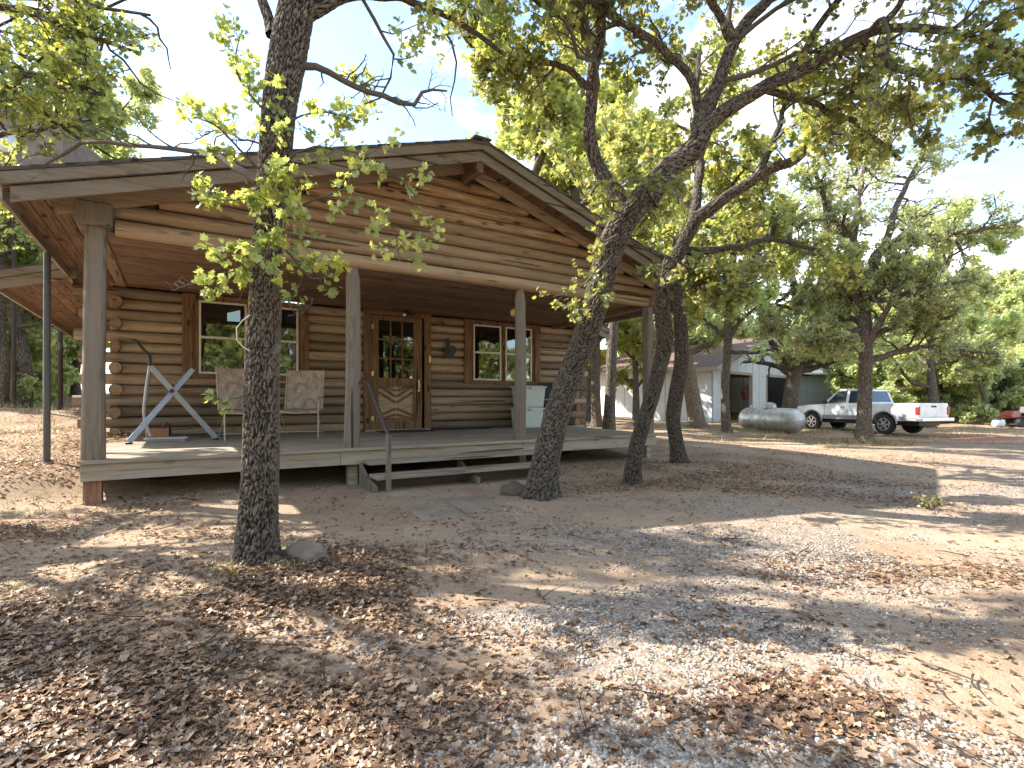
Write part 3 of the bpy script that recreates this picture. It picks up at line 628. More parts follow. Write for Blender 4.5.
# porch light above the door
lx=us(401); lz=2.90
mb=MB(); mb.lathe((lx-.02,NW-.35,lz+.0),[(.055,.03),(.06,.0),(.03,-.03),(.02,-.035)],16); mb.tube([(lx-.02,NW-.35,lz-.02),(lx+.08,NW-.35,lz-.035),(lx+.17,NW-.35,lz-.03)],[.018,.035,.02],10); mb.tube([(lx-.02,NW-.35,lz-.02),(lx-.10,NW-.35,lz-.035)],[.018,.02],10)
pl=mb.build('porch_light',M['blackm'],cab,smooth=True)
mb=MB(); mb.lathe((lx-.07,NW-.37,lz-.05),[(.012,.03),(.03,.015),(.034,-.01),(.02,-.035),(.004,-.04)],14); mb.build('bulb',plain('milk glass',(.75,.74,.68),.25),pl,smooth=True)
# deck
UF,UB=8.04,8.62
mb=MB(); nb=24; bw=(NW-.02+.03)/nb
def ur(n): return UF+(UB-UF)*max(n,0)/NW
for i in range(nb):
    a=-.03+i*bw; b=a+bw-.006; e1=ur(a); e2=ur(b); cuts=[0.0,2.44+(.0 if i%2 else 1.2),4.88+(0 if i%2 else 1.2),9]
    for j in range(3):
        s=max(cuts[j],-.02)+.002; e=cuts[j+1]-.002 if j<2 else None
        x1=e if e else e1; x2=e if e else e2; dz=random.uniform(-.0015,.0015)
        mb.add([(s-.02*(j==0),a,DZ-.036+dz),(x1,a,DZ-.036+dz),(x2,b,DZ-.036+dz),(s-.02*(j==0),b,DZ-.036+dz),(s-.02*(j==0),a,DZ+dz),(x1,a,DZ+dz),(x2,b,DZ+dz),(s-.02*(j==0),b,DZ+dz)],[(0,3,2,1),(4,5,6,7),(0,1,5,4),(1,2,6,5),(2,3,7,6),(3,0,4,7)])
deck=mb.build('porch_deck',M['deck'],cab,bevel=.004)
mb=MB(); 
for a,b in((0,2.5),(2.503,5.2),(5.203,UF)): mb.box(a,b,0.002,.042,.405,DZ-.038)
mb.build('rim_joist',M['rim'],deck,bevel=.004)
for a_,b_ in (((UF-.02,.045,.49),(UB-.02,NW-.05,.49)),((.02,.045,.49),(.02,NW-.05,.49))):
    mb=MB(); mb.beam(a_,b_,.04,.17); mb.build('rim_joist',M['rim'],deck,bevel=.004)
mb=MB()
for i in range(14):
    x=.4+i*.57; mb.box(x,x+.04,.045,NW-.1,.42,DZ-.04)
mb.build('joists',M['post'],deck)
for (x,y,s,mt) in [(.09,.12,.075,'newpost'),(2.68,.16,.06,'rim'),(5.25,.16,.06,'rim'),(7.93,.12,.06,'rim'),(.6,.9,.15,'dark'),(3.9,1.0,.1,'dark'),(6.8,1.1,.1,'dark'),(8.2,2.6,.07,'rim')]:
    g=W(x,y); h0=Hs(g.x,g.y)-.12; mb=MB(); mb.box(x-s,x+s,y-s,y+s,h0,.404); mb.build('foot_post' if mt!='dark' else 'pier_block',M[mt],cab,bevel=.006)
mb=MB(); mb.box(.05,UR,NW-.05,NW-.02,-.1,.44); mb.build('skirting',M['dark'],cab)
# posts
def rpost(u,n,r,z1,sq=False,name='porch_post'):
    V=[];Fs=[];k=20;ns=30; ph=random.random()*6
    for i in range(ns+1):
        z=DZ+.001+(z1-DZ)*i/ns; t=i/ns; tp=1.04-.12*t; 
        if i>=ns-1 and not sq: tp*=.86 if i==ns-1 else .62
        for j in range(k):
            a=2*math.pi*j/k; ca,sa=math.cos(a),math.sin(a); e=(abs(ca)**5+abs(sa)**5)**(-1/5) if sq else 1
            rr=r*tp*e*(1+.02*math.sin(3*a+z*2+ph)+.018*math.sin(z*5+ph)+.03*math.sin(z*1.3+a))
            V.append((u+rr*ca+.012*math.sin(z*1.4+ph),n+rr*sa,z))
    for i in range(ns):
        for j in range(k): j2=(j+1)%k; Fs.append((i*k+j,i*k+j2,(i+1)*k+j2,(i+1)*k+j))
    Fs.append(tuple(range(k-1,-1,-1))); Fs.append(tuple(ns*k+j for j in range(k))); mb=MB(); mb.add(V,Fs)
    return mb.build(name,M['post'],cab,smooth=True)
rpost(.10,.13,.094,2.93,True); rpost(2.68,.14,.095,2.885); rpost(5.22,.14,.088,2.885); rpost(7.98,.14,.085,2.88,True)
# side beams + capital
mb=MB(); mb.box(-.04,.26,-.06,.30,2.932,3.16); mb.build('post_cap_block',M['post'],cab,bevel=.03,seg=3)
for a_,b_,w_,h_ in (((.10,.31,3.03),(.10,NW,3.03),.12,.19),((8.0,.0,2.97),(8.35,NW,2.97),.14,.18)):
    mb=MB(); mb.beam(a_,b_,w_,h_); mb.build('side_beam',M['logy'],cab,bevel=.01)
# roof
UA,ZA=4.23,4.675; SL=.317; UL,URR=-.49,8.95; NF=-.45; NB=12.6
def zr(u): return ZA-SL*abs(u-UA)
# gable logs
mb=MB(); GN=.13
logrow(mb,.27,8.12,GN,2.876+.09,ry=.092,rz_=.088)
z=2.876+.19+.074; 
while z<ZA-.26:
    half=(ZA-.24-z)/SL; a=max(.2,UA-half); b=min(8.1,UA+half)
    if b-a>.2: logrow(mb,a,b,GN,z,ry=.088,rz_=.0795)
    z+=.158
mb.build('gable_wall',M['gable'],cab,smooth=True)
mb=MB(); zc=2.95; mb.add([(.3,GN+.05,zc),(8.1,GN+.05,zc),(8.1,GN+.05,zr(8.1)-.14),(UA,GN+.05,ZA-.14),(.3,GN+.05,zr(.3)-.14)],[(0,1,2,3,4)]); mb.build('gable_core',M['soffit'],cab)
# porch ceiling boards
mb=MB(); n_=24
for i in range(n_):
    a=.22+i*(NW-.22)/n_; dz=random.uniform(-.002,.002); mb.box(.12,8.3,a+.002,a+(NW-.22)/n_-.002,2.955+dz,2.975+dz)
mb.build('porch_ceiling',M['ceil'],cab)
def slab(mb,u0,u1,n0,n1,th,dz=0):
    """piece of the sloping roof between u0 and u1, top surface at zr-dz"""
    za,zb=zr(u0)-dz,zr(u1)-dz
    mb.add([(u0,n0,za-th),(u1,n0,zb-th),(u1,n1,zb-th),(u0,n1,za-th),(u0,n0,za),(u1,n0,zb),(u1,n1,zb),(u0,n1,za)],[(0,3,2,1),(4,5,6,7),(0,1,5,4),(1,2,6,5),(2,3,7,6),(3,0,4,7)])
mb=MB(); 
def courses(ua,ub,n0,n1,rows):
    for i in range(rows):
        a=ua+(ub-ua)*i/rows; b=ua+(ub-ua)*(i+1)/rows+ (ua-ub)*-.02
        # butt edge stands proud at the low side
        lo,hi=(a,b); za,zb=zr(lo)+.012,zr(hi)+.002
        if ua>UA: za,zb=zr(a)+.002,zr(b)+.012
        mb.add([(lo,n0,za-.03),(hi,n0,zb-.03),(hi,n1,zb-.03),(lo,n1,za-.03),(lo,n0,za),(hi,n0,zb),(hi,n1,zb),(lo,n1,za)],[(0,3,2,1),(4,5,6,7),(0,1,5,4),(1,2,6,5),(2,3,7,6),(3,0,4,7)])
courses(UL-.03,UA,NF-.03,NB,20); courses(UA,URR+.03,NF-.03,NB,20)
mb.beam((UA,NF-.04,ZA+.012),(UA,NB,ZA+.012),.26,.02)
courses(-1.28,UL-.04,3.0,NB,4); courses(URR+.04,9.7,3.0,NB,3)
roof=mb.build('roof',M['shingle'],cab)
for sgn,a,b in((-1,UL,UA),(1,UA,URR)):
    for (y0,y1,d0,d1) in((NF-.02,NF+.02,.025,.135),(NF+.012,NF+.042,.15,.285)):
        if sgn<0 and d1>.2: a=UL+.07
        mb=MB(); za,zb=zr(a),zr(b); mb.add([(a,y0,za-d1),(b,y0,zb-d1),(b,y1,zb-d1),(a,y1,za-d1),(a,y0,za-d0),(b,y0,zb-d0),(b,y1,zb-d0),(a,y1,za-d0)],[(0,3,2,1),(4,5,6,7),(0,1,5,4),(1,2,6,5),(2,3,7,6),(3,0,4,7)])
        mb.build('fascia_board',M['fascia'],roof,bevel=.004)
# eave soffit boards (run front to back) under both slopes
mb=MB()
def soff(ua,ub,n0,n1,wd=.12,dz=.13):
    k=int(round(abs(ub-ua)/wd))
    for i in range(k):
        a=ua+(ub-ua)*i/k; b=ua+(ub-ua)*(i+1)/k; lo,hi=min(a,b),max(a,b); slab(mb,lo+.003,hi-.003,n0,n1,.018,dz+random.uniform(0,.003))
soff(UL,.9,NF+.04,NB,); soff(.9,UA,NF+.04,.04); soff(UA,7.9,NF+.04,.04); soff(7.9,URR,NF+.04,NB)
soff(-1.25,UL-.04,3.05,NB); soff(URR+.04,9.65,3.05,NB)
mb.build('soffit',M['soffit'],roof)
mb=MB()
for (u,n0,n1) in((UL-.0,NF+.04,NB),(URR,NF+.04,NB),(-1.26,3.04,NB),(9.66,3.04,NB)):
    mb.box(u-.015,u+.015,n0,n1,zr(u)-.24,zr(u)-.04)
mb.build('eave_board',M['fasciay'],roof)
for a,b in((-1.28,UL+.1),(URR-.1,9.7)):
    mb=MB(); za,zb=zr(a),zr(b)
    for y0,y1,d0,d1 in((2.98,3.02,.025,.12),(3.0,3.035,.125,.27)): mb.add([(a,y0,za-d1),(b,y0,zb-d1),(b,y1,zb-d1),(a,y1,za-d1),(a,y0,za-d0),(b,y0,zb-d0),(b,y1,zb-d0),(a,y1,za-d0)],[(0,3,2,1),(4,5,6,7),(0,1,5,4),(1,2,6,5),(2,3,7,6),(3,0,4,7)])
    mb.build('fascia_board',M['fascia'],roof,bevel=.004)
# barge rafters under the front overhang and ridge beam stub
mb=MB(); mb.box(UA-.05,UA+.05,NF+.04,GN,ZA-.42,ZA-.16); 
mb.build('ridge_beam',M['soffit'],roof,bevel=.008)
mb=MB()
for a,b in((UL+.3,UA-.05),(UA+.05,URR-.3)):
    mb.beam((a,.0,zr(a)-.215),(b,.0,zr(b)-.215),.05,.15)
mb.build('rake_trim',M['log'],roof,bevel=.006)
# steps
sA,sB=U(362,0),U(536,0)
for (n0,n1,zt) in((-.30,.0,.46),(-.60,-.28,.315)):
    for k_ in range(2):
        wd=(n1-n0)/2; a=n0+k_*wd; mb=MB(); mb.box(sA,sB,a+.004,a+wd-.004,zt-.045,zt); st=mb.build('tread',M['deck'],cab,bevel=.006)
for x in(sA-.022,sB+.022,(sA+sB)/2):
    mb=MB(); mb.add([(x-.02,-.62,-.02),(x-.02,-.62,.20),(x-.02,-.3,.27),(x-.02,-.02,.42),(x-.02,-.02,.05),(x+.02,-.62,-.02),(x+.02,-.62,.20),(x+.02,-.3,.27),(x+.02,-.02,.42),(x+.02,-.02,.05)],[(0,1,2,3,4),(9,8,7,6,5),(0,5,6,1),(1,6,7,2),(2,7,8,3),(3,8,9,4),(4,9,5,0)])
    mb.build('stringer',M['post'],cab)
# handrail
ru=sA+.10
mb=MB(); mb.tube([(2.76,.08,1.43),(2.80,.0,1.43),(2.84,-.03,1.41),(ru+.03,-.60,.80),(ru+.03,-.62,.74)],.021,10); hr=mb.build('handrail',M['railm'],cab,smooth=True)
mb=MB(); g=W(ru+.02,-.62); mb.box(ru+.0,ru+.055,-.64,-.59,Hs(g.x,g.y)-.1,.80); mb.build('rail_post',M['post'],hr,bevel=.006)
# ================================================================= THINGS ON THE PORCH
def hpos(u,n,z=DZ): return tuple(W(u,n,z))
def fabric():
    m,t,b=newmat('faded printed sling fabric'); v=coords(t,(1,1,1)); n=noise(t,v,9,5,.7,.8); c=ramp(t,[(.38,(.30,.20,.155)),(.5,(.42,.32,.25)),(.62,(.5,.41,.33))],n); t.links.new(c,b.inputs['Base Color']); b.inputs['Roughness'].default_value=.9; bump(t,b,noise(t,v,150,2),.2,.002); return m
M['fabric']=fabric()
def chair(u,n,rz,label):
    r=empty('folding_chair',hpos(u,n,DZ+.002),YAW+rz,label,'chair',None)   # seat opens towards -y
    hw=.29
    # sling: back and seat as two parts, slight sag
    def sling(name,pts,sag,nx=8):
        V=[];Fs=[]; m=len(pts)
        for i,(y,z) in enumerate(pts):
            for j in range(nx+1):
                x=-hw+.015+(2*hw-.03)*j/nx; q=1-(2*j/nx-1)**2; V.append((x,y+sag[0]*q*math.sin(math.pi*i/(m-1)),z-sag[1]*q*math.sin(math.pi*min(1,(i+.6)/m))))
        a=len(V); V+=[(x,y+.006,z-.006) for x,y,z in V]
        for i in range(m-1):
            for j in range(nx):
                k=i*(nx+1)+j; Fs+=[(k,k+1,k+nx+2,k+nx+1),(a+k+nx+1,a+k+nx+2,a+k+1,a+k)]
        mb=MB(); mb.add(V,Fs); return mb.build(name,M['fabric'],r,smooth=True)
    sling('backrest',[(.19,.46),(.22,.6),(.26,.78),(.30,.95),(.33,1.09)],(.03,0))
    sling('seat',[(-.24,.40),(-.22,.44),(-.1,.425),(.05,.42),(.18,.45)],(0,.035))
    for sx in(-1,1):
        x=sx*hw
        mb=MB(); mb.tube([(x,.17,.44),(x,.25,.75),(x,.335,1.11)],.011,8); mb.build('back_frame',M['tan_tube'],r,smooth=True)
        mb=MB(); mb.tube([(x*1.04,-.27,.008),(x*1.02,-.22,.42),(x*1.02,-.19,.60),(x*1.02,-.15,.625),(x*1.02,.16,.64),(x*1.01,.25,.66)],.010,8); mb.build('leg',M['tan_tube'],r,smooth=True)
        mb=MB(); mb.tube([(x*.95,-.22,.43),(x*.95,.28,.008)],.010,8); mb.build('leg',M['tan_tube'],r,smooth=True)
    for y,z in((-.255,.10),(-.225,.395),(.26,.07)):
        mb=MB(); mb.tube([(-hw,y,z),(hw,y,z)],.009,8); mb.build('stretcher',M['tan_tube'],r,smooth=True)
chair(U(243,2.35),2.42,R(8),'faded tan high-back folding lawn chair half hidden behind the dark oak trunk')
chair(U(303,2.3),2.42,R(-22),'faded tan high-back folding lawn chair right of the dark oak trunk, all of it showing')
# grey crossed steel exercise frame
o0=Vector(hpos(.26,2.23)); xf=empty('exercise_frame',hpos(.75,2.35,DZ+.001),YAW,'folded grey steel exercise frame with crossed legs and a black grip handle','exercise frame')
def lp(px,py,n):  # local point in the frame's own axes
    u=U(px,n); return (u-.75,n-2.35,ZP(px,py,n)-DZ-.001)
def ftube(name,pts,r_,mat,sq=False):
    mb=MB(); mb.tube(pts,r_,10); return mb.build(name,M[mat],xf,smooth=True)
a=list(lp(129,443,2.2)); a[2]=.03
mb=MB(); mb.beam(a,lp(193,369,2.5),.075,.045,up=(0,1,0)); mb.build('leg',M['greym'],xf,bevel=.01)
b=list(lp(216,440,2.42)); b[2]=.03
mb=MB(); mb.beam(lp(150,366,2.36),b,.075,.045,up=(0,1,0)); mb.build('leg',M['greym'],xf,bevel=.01)
ftube('bent_upright',[lp(150,366,2.45),lp(147,385,2.52),lp(144,410,2.6),lp(145,422,2.62),lp(151,436,2.6)],.024,'greym')
ftube('grip_handle',[lp(150,366,2.36),lp(150,357,2.36),lp(144,350,2.35),lp(138,343,2.34),lp(133,339,2.33)],[.022,.024,.02,.018,.014],'blackm')
c=Vector(lp(172,391,2.36)); mb=MB(); mb.lathe((c.x,c.y-.07,c.z),[(.028,0),(.028,.14)],14,'y'); mb.build('pivot_bolt',M['blackm'],xf,smooth=True)
for q in(a,b):
    mb=MB(); mb.box(q[0]-.04,q[0]+.04,q[1]-.03,q[1]+.03,.0,.022); mb.build('rubber_foot',M['mat'],xf,bevel=.006)
# small crate and white tray behind the frame
r=empty('tool_crate',hpos(U(157,2.95),2.95,DZ+.001),YAW+.1,'small orange-brown crate with a black grip against the wall','crate')
mb=MB(); mb.box(-.14,.14,-.11,.11,0,.012); mb.box(-.14,.14,-.11,-.098,.0125,.17); mb.box(-.14,.14,.098,.11,.0125,.17); mb.box(-.14,-.128,-.0975,.0975,.0125,.17); mb.box(.128,.14,-.0975,.0975,.0125,.17); mb.build('box',plain('orange brown board',(.42,.2,.08),.7),r,bevel=.004)
mb=MB(); mb.tube([(.08,0,.1),(.09,0,.2),(.12,0,.25),(.16,0,.22),(.17,0,.06)],.018,8); mb.build('grip',M['blackm'],r,smooth=True)
r=empty('step_tray',hpos(U(166,2.55),2.55,DZ+.001),YAW-.06,'flat pale plastic tray lying on the deck by the crossed frame','tray')
mb=MB(); mb.box(-.24,.24,-.09,.09,0,.035); mb.build('base',M['greym'],r,bevel=.008)
mb=MB(); mb.box(-.26,.27,-.11,.11,.036,.055); mb.build('top',plain('pale plastic',(.6,.6,.58),.4),r,bevel=.008)
r=empty('spare_rails',hpos(U(197,3.1),3.1,DZ+.001),YAW,'pair of thin dark steel rods lying along the foot of the wall','rods')
for k_,(y,z) in enumerate(((0,.02),(.06,.05))):
    mb=MB(); mb.tube([(-.45,y,z),(.40,y+.03,z+.01)],.014,8); mb.build('rod',M['pole'],r,smooth=True)
# door mat, and a thin near-black strip lying right of it
mb=MB(); mb.box(-.52,.42,-.28,.28,0,.014); tag(mb.build('door_mat',M['mat'],bevel=.004,loc=hpos(U(408,3.0),3.02,DZ+.003),rz=YAW),'black rubber mat lying in front of the brown door','mat')
mb=MB(); mb.box(-.62,.62,-.16,.16,0,.012); tag(mb.build('dark_strip',M['mat'],bevel=.004,loc=hpos(U(462,3.1),3.16,DZ+.003),rz=YAW),'long narrow dark strip on the deck right of the door under the black wall figure','mat')
# totes
def tote(u,n,z,rz,s,label):
    r=empty('storage_tote',hpos(u,n,z),YAW+rz,label,'storage bin',None)
    mb=MB(); V=[];h=.40*s
    for (hx,hy,zz_) in((.27*s,.17*s,0),(.305*s,.20*s,h)): V+= [(-hx,-hy,zz_),(hx,-hy,zz_),(hx,hy,zz_),(-hx,hy,zz_)]
    mb.add(V,[(0,3,2,1),(4,5,6,7),(0,1,5,4),(1,2,6,5),(2,3,7,6),(3,0,4,7)]); mb.build('tub',M['tote'],r,bevel=.02,seg=3)
    mb=MB(); mb.box(-.325*s,.325*s,-.215*s,.215*s,h+.001,h+.035); mb.box(-.27*s,.27*s,-.17*s,.17*s,h+.0355,h+.05); mb.build('lid',M['tote'],r,bevel=.01)
    mb=MB(); mb.box(-.08*s,.08*s,-.235*s,-.217*s,h-.03,h+.03); mb.build('latch',M['tote'],r,bevel=.006)
tu=U(528,2.95)
tote(tu,2.98,DZ+.001,0.03,1.0,'pale green lidded storage bin standing on the deck, lower of the two')
tote(tu+.02,2.96,DZ+.452,-.05,1.03,'pale green lidded storage bin stacked on top of another bin')
# folded black chair leaning in the corner behind the leaning oak
r=empty('folded_chair',hpos(U(553,2.9),2.95,DZ+.001),YAW+.2,'folded black chair leaning on the wall beside the pale green bins','chair')
for sx in(-.22,.22):
    mb=MB(); mb.tube([(sx,-.22,.01),(sx,.0,.5),(sx*.9,.2,1.0)],.013,8); mb.build('leg',M['blackm'],r,smooth=True)
    mb=MB(); mb.tube([(sx*.9,-.10,.012),(sx*.9,.05,.5),(sx*.9,.16,.75)],.012,8); mb.build('leg',M['blackm'],r,smooth=True)
mb=MB(); mb.beam((0,.07,.62),(0,.21,.98),.42,.02,up=(0,-1,.4)); mb.build('backrest',M['mat'],r,bevel=.008)
mb=MB(); mb.beam((0,-.07,.28),(0,.06,.60),.42,.03,up=(0,-1,.4)); mb.build('seat',M['mat'],r,bevel=.008)
# things on the wall
ox=U(449,NW-.1); oz=ZP(449,358,NW-.1); r=empty('rooster_plaque',hpos(ox,NW-.10,oz),YAW,'black rooster-shaped metal figure hung on the logs between door and right window','wall ornament')
poly=[(-.09,.0),(.10,.0),(.13,.10),(.19,.17),(.17,.27),(.10,.31),(.05,.27),(.02,.33),(.05,.40),(.0,.44),(-.02,.50),(-.05,.44),(-.09,.40),(-.05,.36),(-.06,.27),(-.14,.20),(-.10,.13)]
mb=MB(); mb.prism([(x*.9,z*.85) for x,z in poly],-.012,.012); mb.build('body',M['blackm'],r,bevel=.004)
mb=MB(); mb.prism([(x*.9,z*.85) for x,z in[(-.02,.10),(.08,.12),(.12,.19),(.05,.23),(-.03,.19)]],-.03,-.0125); mb.build('wing',M['blackm'],r,bevel=.006)
ax=U(443,NW-.08); az=ZP(443,323,NW-.08); r=empty('antler_hook',hpos(ax,NW-.07,az),YAW,'small dark antler hook on the wall above the black rooster figure','hook')
mb=MB(); mb.box(-.03,.03,-.005,.02,-.03,.03); mb.build('plate',M['case'],r,bevel=.004)
for sx in(-1,1):
    mb=MB(); mb.tube([(sx*.01,-.01,0),(sx*.07,-.04,-.01),(sx*.12,-.05,.03),(sx*.15,-.05,.04)],[.009,.008,.006,.003],7); mb.build('prong',M['case'],r,smooth=True)
r=empty('hanging_ornament',hpos(U(513.5,.5),.5,2.60),YAW,'small yellow round ornament hanging just left of the third porch post','ornament')
mb=MB(); mb.lathe((0,0,0),[(.01,-.065),(.045,-.04),(.05,0),(.045,.04),(.01,.065)],14); mb.build('body',plain('faded yellow plastic',(.62,.42,.1),.5),r,smooth=True)
mb=MB(); mb.tube([(0,0,.06),(0,0,.20),(0,0,.365)],.004,6); mb.build('cord',M['blackm'],r)
# steel pole under the left eave
g=Vector((-5.30,6.05,0)); gh=Hs(g.x,g.y)
r=empty('steel_pole',(g.x,g.y,gh-.02),0,'thin dark steel pole standing on the ground left of the porch and reaching the eave','pole')
mb=MB(); mb.tube([(0,0,-.05),(0,0,1.2),(.005,0,zr(UL)-.27-gh)],.034,14); mb.build('shaft',M['pole'],r,smooth=True)
mb=MB(); mb.lathe((0,0,0),[(.06,-.03),(.07,.01),(.045,.035),(.04,.05)],14); mb.build('collar',M['pole'],r,smooth=True)
# concrete slabs in front of the steps
for k_,(poly,lab) in enumerate((([(400,507),(424,526),(468,520),(440,502.5)],'a'),([(441,502.3),(469,519.8),(512,512),(478,499)],'b'))):
    V=[]
    for z0 in(-.1,.010):
        for px,py in poly:
            Y=(EYE-.085)*F/(py-HY); X=(px-512)/F*Y; V.append((X,Y,Hs(X,Y)+z0))
    mb=MB(); mb.add(V,[(3,2,1,0),(4,5,6,7),(0,1,5,4),(1,2,6,5),(2,3,7,6),(3,0,4,7)]); tag(mb.build('path_slab',M['concrete'],bevel=.008),kind='structure')
# rock at the foot of the near oak, stump by the leaning oak
def rock(name,x,y,s,label,cat,mat,seed,flat=(1,1,1)):
    bm=bmesh.new(); bmesh.ops.create_icosphere(bm,subdivisions=4,radius=1); r_=np.random.default_rng(seed); o=r_.random(3)*50
    from mathutils import noise as mn
    for v in bm.verts:
        p=v.co.copy(); d=1+.28*mn.noise(p*1.3+Vector(o))+.10*mn.noise(p*3.7+Vector(o)); v.co=Vector((p.x*d*flat[0],p.y*d*flat[1],p.z*d*flat[2]))*s
    me=bpy.data.meshes.new(name); bm.to_mesh(me); bm.free(); me.polygons.foreach_set('use_smooth',[True]*len(me.polygons)); me.materials.append(M[mat])
    o=bpy.data.objects.new(name,me); COL.objects.link(o); o.location=(x,y,Hs(x,y)+s*.12); return tag(o,label,cat)
rock('rock',-1.40,3.62,.125,'rounded tan rock lying against the foot of the nearest oak','rock','rock',3,(1.25,.8,.75))
rock('oak_stump',.02,6.25,.15,'low mossy grey stump knob beside the base of the leaning oak','stump','barkpale',5,(1.1,.9,.8))
# bent wire hoop on the near trunk
r=[P(250,315,3.42),P(243,320,3.40),P(236.5,328,3.39),P(237,340,3.39),P(243,347,3.40),P(250,351,3.42)]
mb=MB(); mb.tube(r,.0035,6); tag(mb.build('wire_hook',plain('pale bent wire',(.6,.55,.45),.5)),'pale bent wire hook sticking out from the left side of the nearest oak','wire')
# elevated box blind among the trees behind the left roof edge
bx0,by0=P(36,150,13)[0],13; bz=Hs(bx0,by0); zlo=P(0,182,13)[2]-bz; zhi=P(0,138,13)[2]-bz
hb=empty('hunting_blind',(bx0,by0,bz),R(12),'weathered brown box blind with a round vent, raised on poles behind the left roof edge','blind')
mb=MB(); mb.prism([(-1.05,zlo),(1.05,zlo),(1.05,zhi-.05),(.1,zhi+.30),(-1.05,zhi-.1)],-.9,.9); mb.build('box',plain('weathered brown plywood',(.17,.13,.105),.85,var=.25),hb)
mb=MB(); mb.lathe((.0,-.91,(zlo+zhi)/2),[(.26,.0),(.26,-.07),(.2,-.10),(.0001,-.10)],18,'y'); mb.build('round_vent',plain('pale vent metal',(.42,.42,.43),.4,metal=.5),hb,smooth=True)
for sx in(-.95,.95):
    for sy in(-.8,.8): mb=MB(); mb.tube([(sx,sy,-.2),(sx*.98,sy*.98,zlo-.002)],.05,8); mb.build('leg',M['barkfar'],hb)
# ================================================================= BARN
BA=Vector((4.40,29.6,0)); BB=Vector((9.23,24.5,0)); fd=Vector((.726,.688,0)); bd=(BA-BB).normalized(); brz=math.atan2(fd.y,fd.x); BL=7.2
barn=empty('barn',(BB.x,BB.y,.1),brz,'white painted wooden barn with a low brown roof and two open front bays','barn')
def boards(name,c,axis_,sp=.3,var=.1):
    m,t,b=newmat(name); v=coords(t)
    sx=N(t,'ShaderNodeSeparateXYZ'); t.links.new(v,sx.inputs[0]); q=math_(t,'FRACT',math_(t,'MULTIPLY',sx.outputs[axis_],1/sp),None)
    g=ramp(t,[(0,.45),(.04,1),(.96,1),(1,.45)],q); n=noise(t,v,3,6,.7); cc=ramp(t,[(.3,tuple(x*(1-var*2) for x in c)),(.65,c)],n); cc=mixc(t,1.0,cc,g,'MULTIPLY')
    t.links.new(cc,b.inputs['Base Color']); b.inputs['Roughness'].default_value=.7; bump(t,b,g,.4,.02); return m
M['bw_y']=boards('white board siding side',(.74,.78,.82),1,1.2); M['bw_x']=boards('white board siding front',(.72,.77,.82),0,.9)
M['broof']=boards('rusty brown barn roof',(.19,.115,.09),1,.9,.2); M['trim']=plain('dull barn trim',(.42,.38,.33),.8,var=.2)
M['steelsid']=boards('grey ribbed steel siding',(.33,.36,.37),0,.22,.08); M['wroof']=boards('white steel roof',(.75,.78,.8),0,.3,.05)
FW=12.0; EV=2.62; PK=4.45; t_=.12
mb=MB(); mb.box(0,t_,.0,BL,-.3,EV); mb.build('side_wall',M['bw_y'],barn)
mb=MB(); mb.box(FW-t_,FW,.0,BL,-.3,EV); mb.build('side_wall',M['bw_y'],barn)
mb=MB(); mb.box(t_+.002,FW-t_-.002,BL-t_,BL,-.3,EV); mb.build('back_wall',M['bw_x'],barn)
for a,b in((.003+t_,1.0),(4.4,6.4),(10.9,FW-t_-.003)):
    mb=MB(); mb.box(a,b,0.002,t_,-.3,2.40); mb.build('front_pier',M['bw_x'],barn)
mb=MB(); mb.prism([(0,2.402),(FW,2.402),(FW,EV),(FW/2,PK-.05),(0,EV)],-.004,t_-.01); mb.build('gable_wall',M['bw_x'],barn)
for a,b in((1.0,4.4),(6.4,10.9)):
    mb=MB(); mb.box(a-.09,a,-.03,-.006,-.1,2.40); mb.box(b,b+.09,-.03,-.006,-.1,2.40); mb.box(a-.09,b+.09,-.036,-.0065,2.402,2.53); mb.build('bay_frame',M['trim'],barn)
for s_ in(0,1):
    xa,za=(-.35,EV-.06) if s_==0 else (FW+.35,EV-.06); xb,zb=FW/2,PK+.04
    mb=MB(); V=[(xa,-.4,za),(xb,-.4,zb),(xb,BL+.4,zb),(xa,BL+.4,za)]; mb.add(V+[(x,y,z+.07) for x,y,z in V],[(0,3,2,1),(4,5,6,7),(0,1,5,4),(1,2,6,5),(2,3,7,6),(3,0,4,7)]); mb.build('roof',M['broof'],barn)
    mb=MB(); mb.beam((xa,-.42,za-.02),(xb,-.42,zb-.02),.03,.16); mb.build('fascia_board',M['trim'],barn)
mb=MB(); mb.box(-.37,-.33,-.4,BL+.4,EV-.16,EV+.02); mb.build('eave_board',M['trim'],barn)
def bloc(x,y,z=0): v=BB+fd*x+bd*y; return (v.x,v.y,.1+z)
def shelf(x,y,w,h,label,mat,n=4,name='shelf_rack'):
    r=empty(name,bloc(x,y,.02),brz,label,'shelf rack')
    for sx in(0,w/2,w):
        for sy in(0,.45):
            mb=MB(); mb.box(sx-.02,sx+.02,sy-.02,sy+.02,0,h if sx>0 else h*.85); mb.build('upright',mat,r)
    for i in range(n): mb=MB(); z=.15+i*(h-.25)/(n-1); mb.box(.021,w-.021,-.0,.45,z,z+.03); mb.build('shelf',mat,r)
pw=plain('pale painted metal',(.6,.55,.45),.5)
shelf(2.0,1.0,1.9,2.0,'open pale metal shelf rack inside the left barn bay',pw,4)
r=empty('cardboard_box',bloc(2.25,1.05,2.055),brz,'white box on top of the pale shelf rack in the barn','box'); mb=MB(); mb.box(-.2,.25,0,.4,0,.3); mb.build('body',M['wroof'],r,bevel=.02); mb=MB(); mb.box(-.1,.15,-.012,-.001,.08,.2); mb.build('label_patch',M['trim'],r)
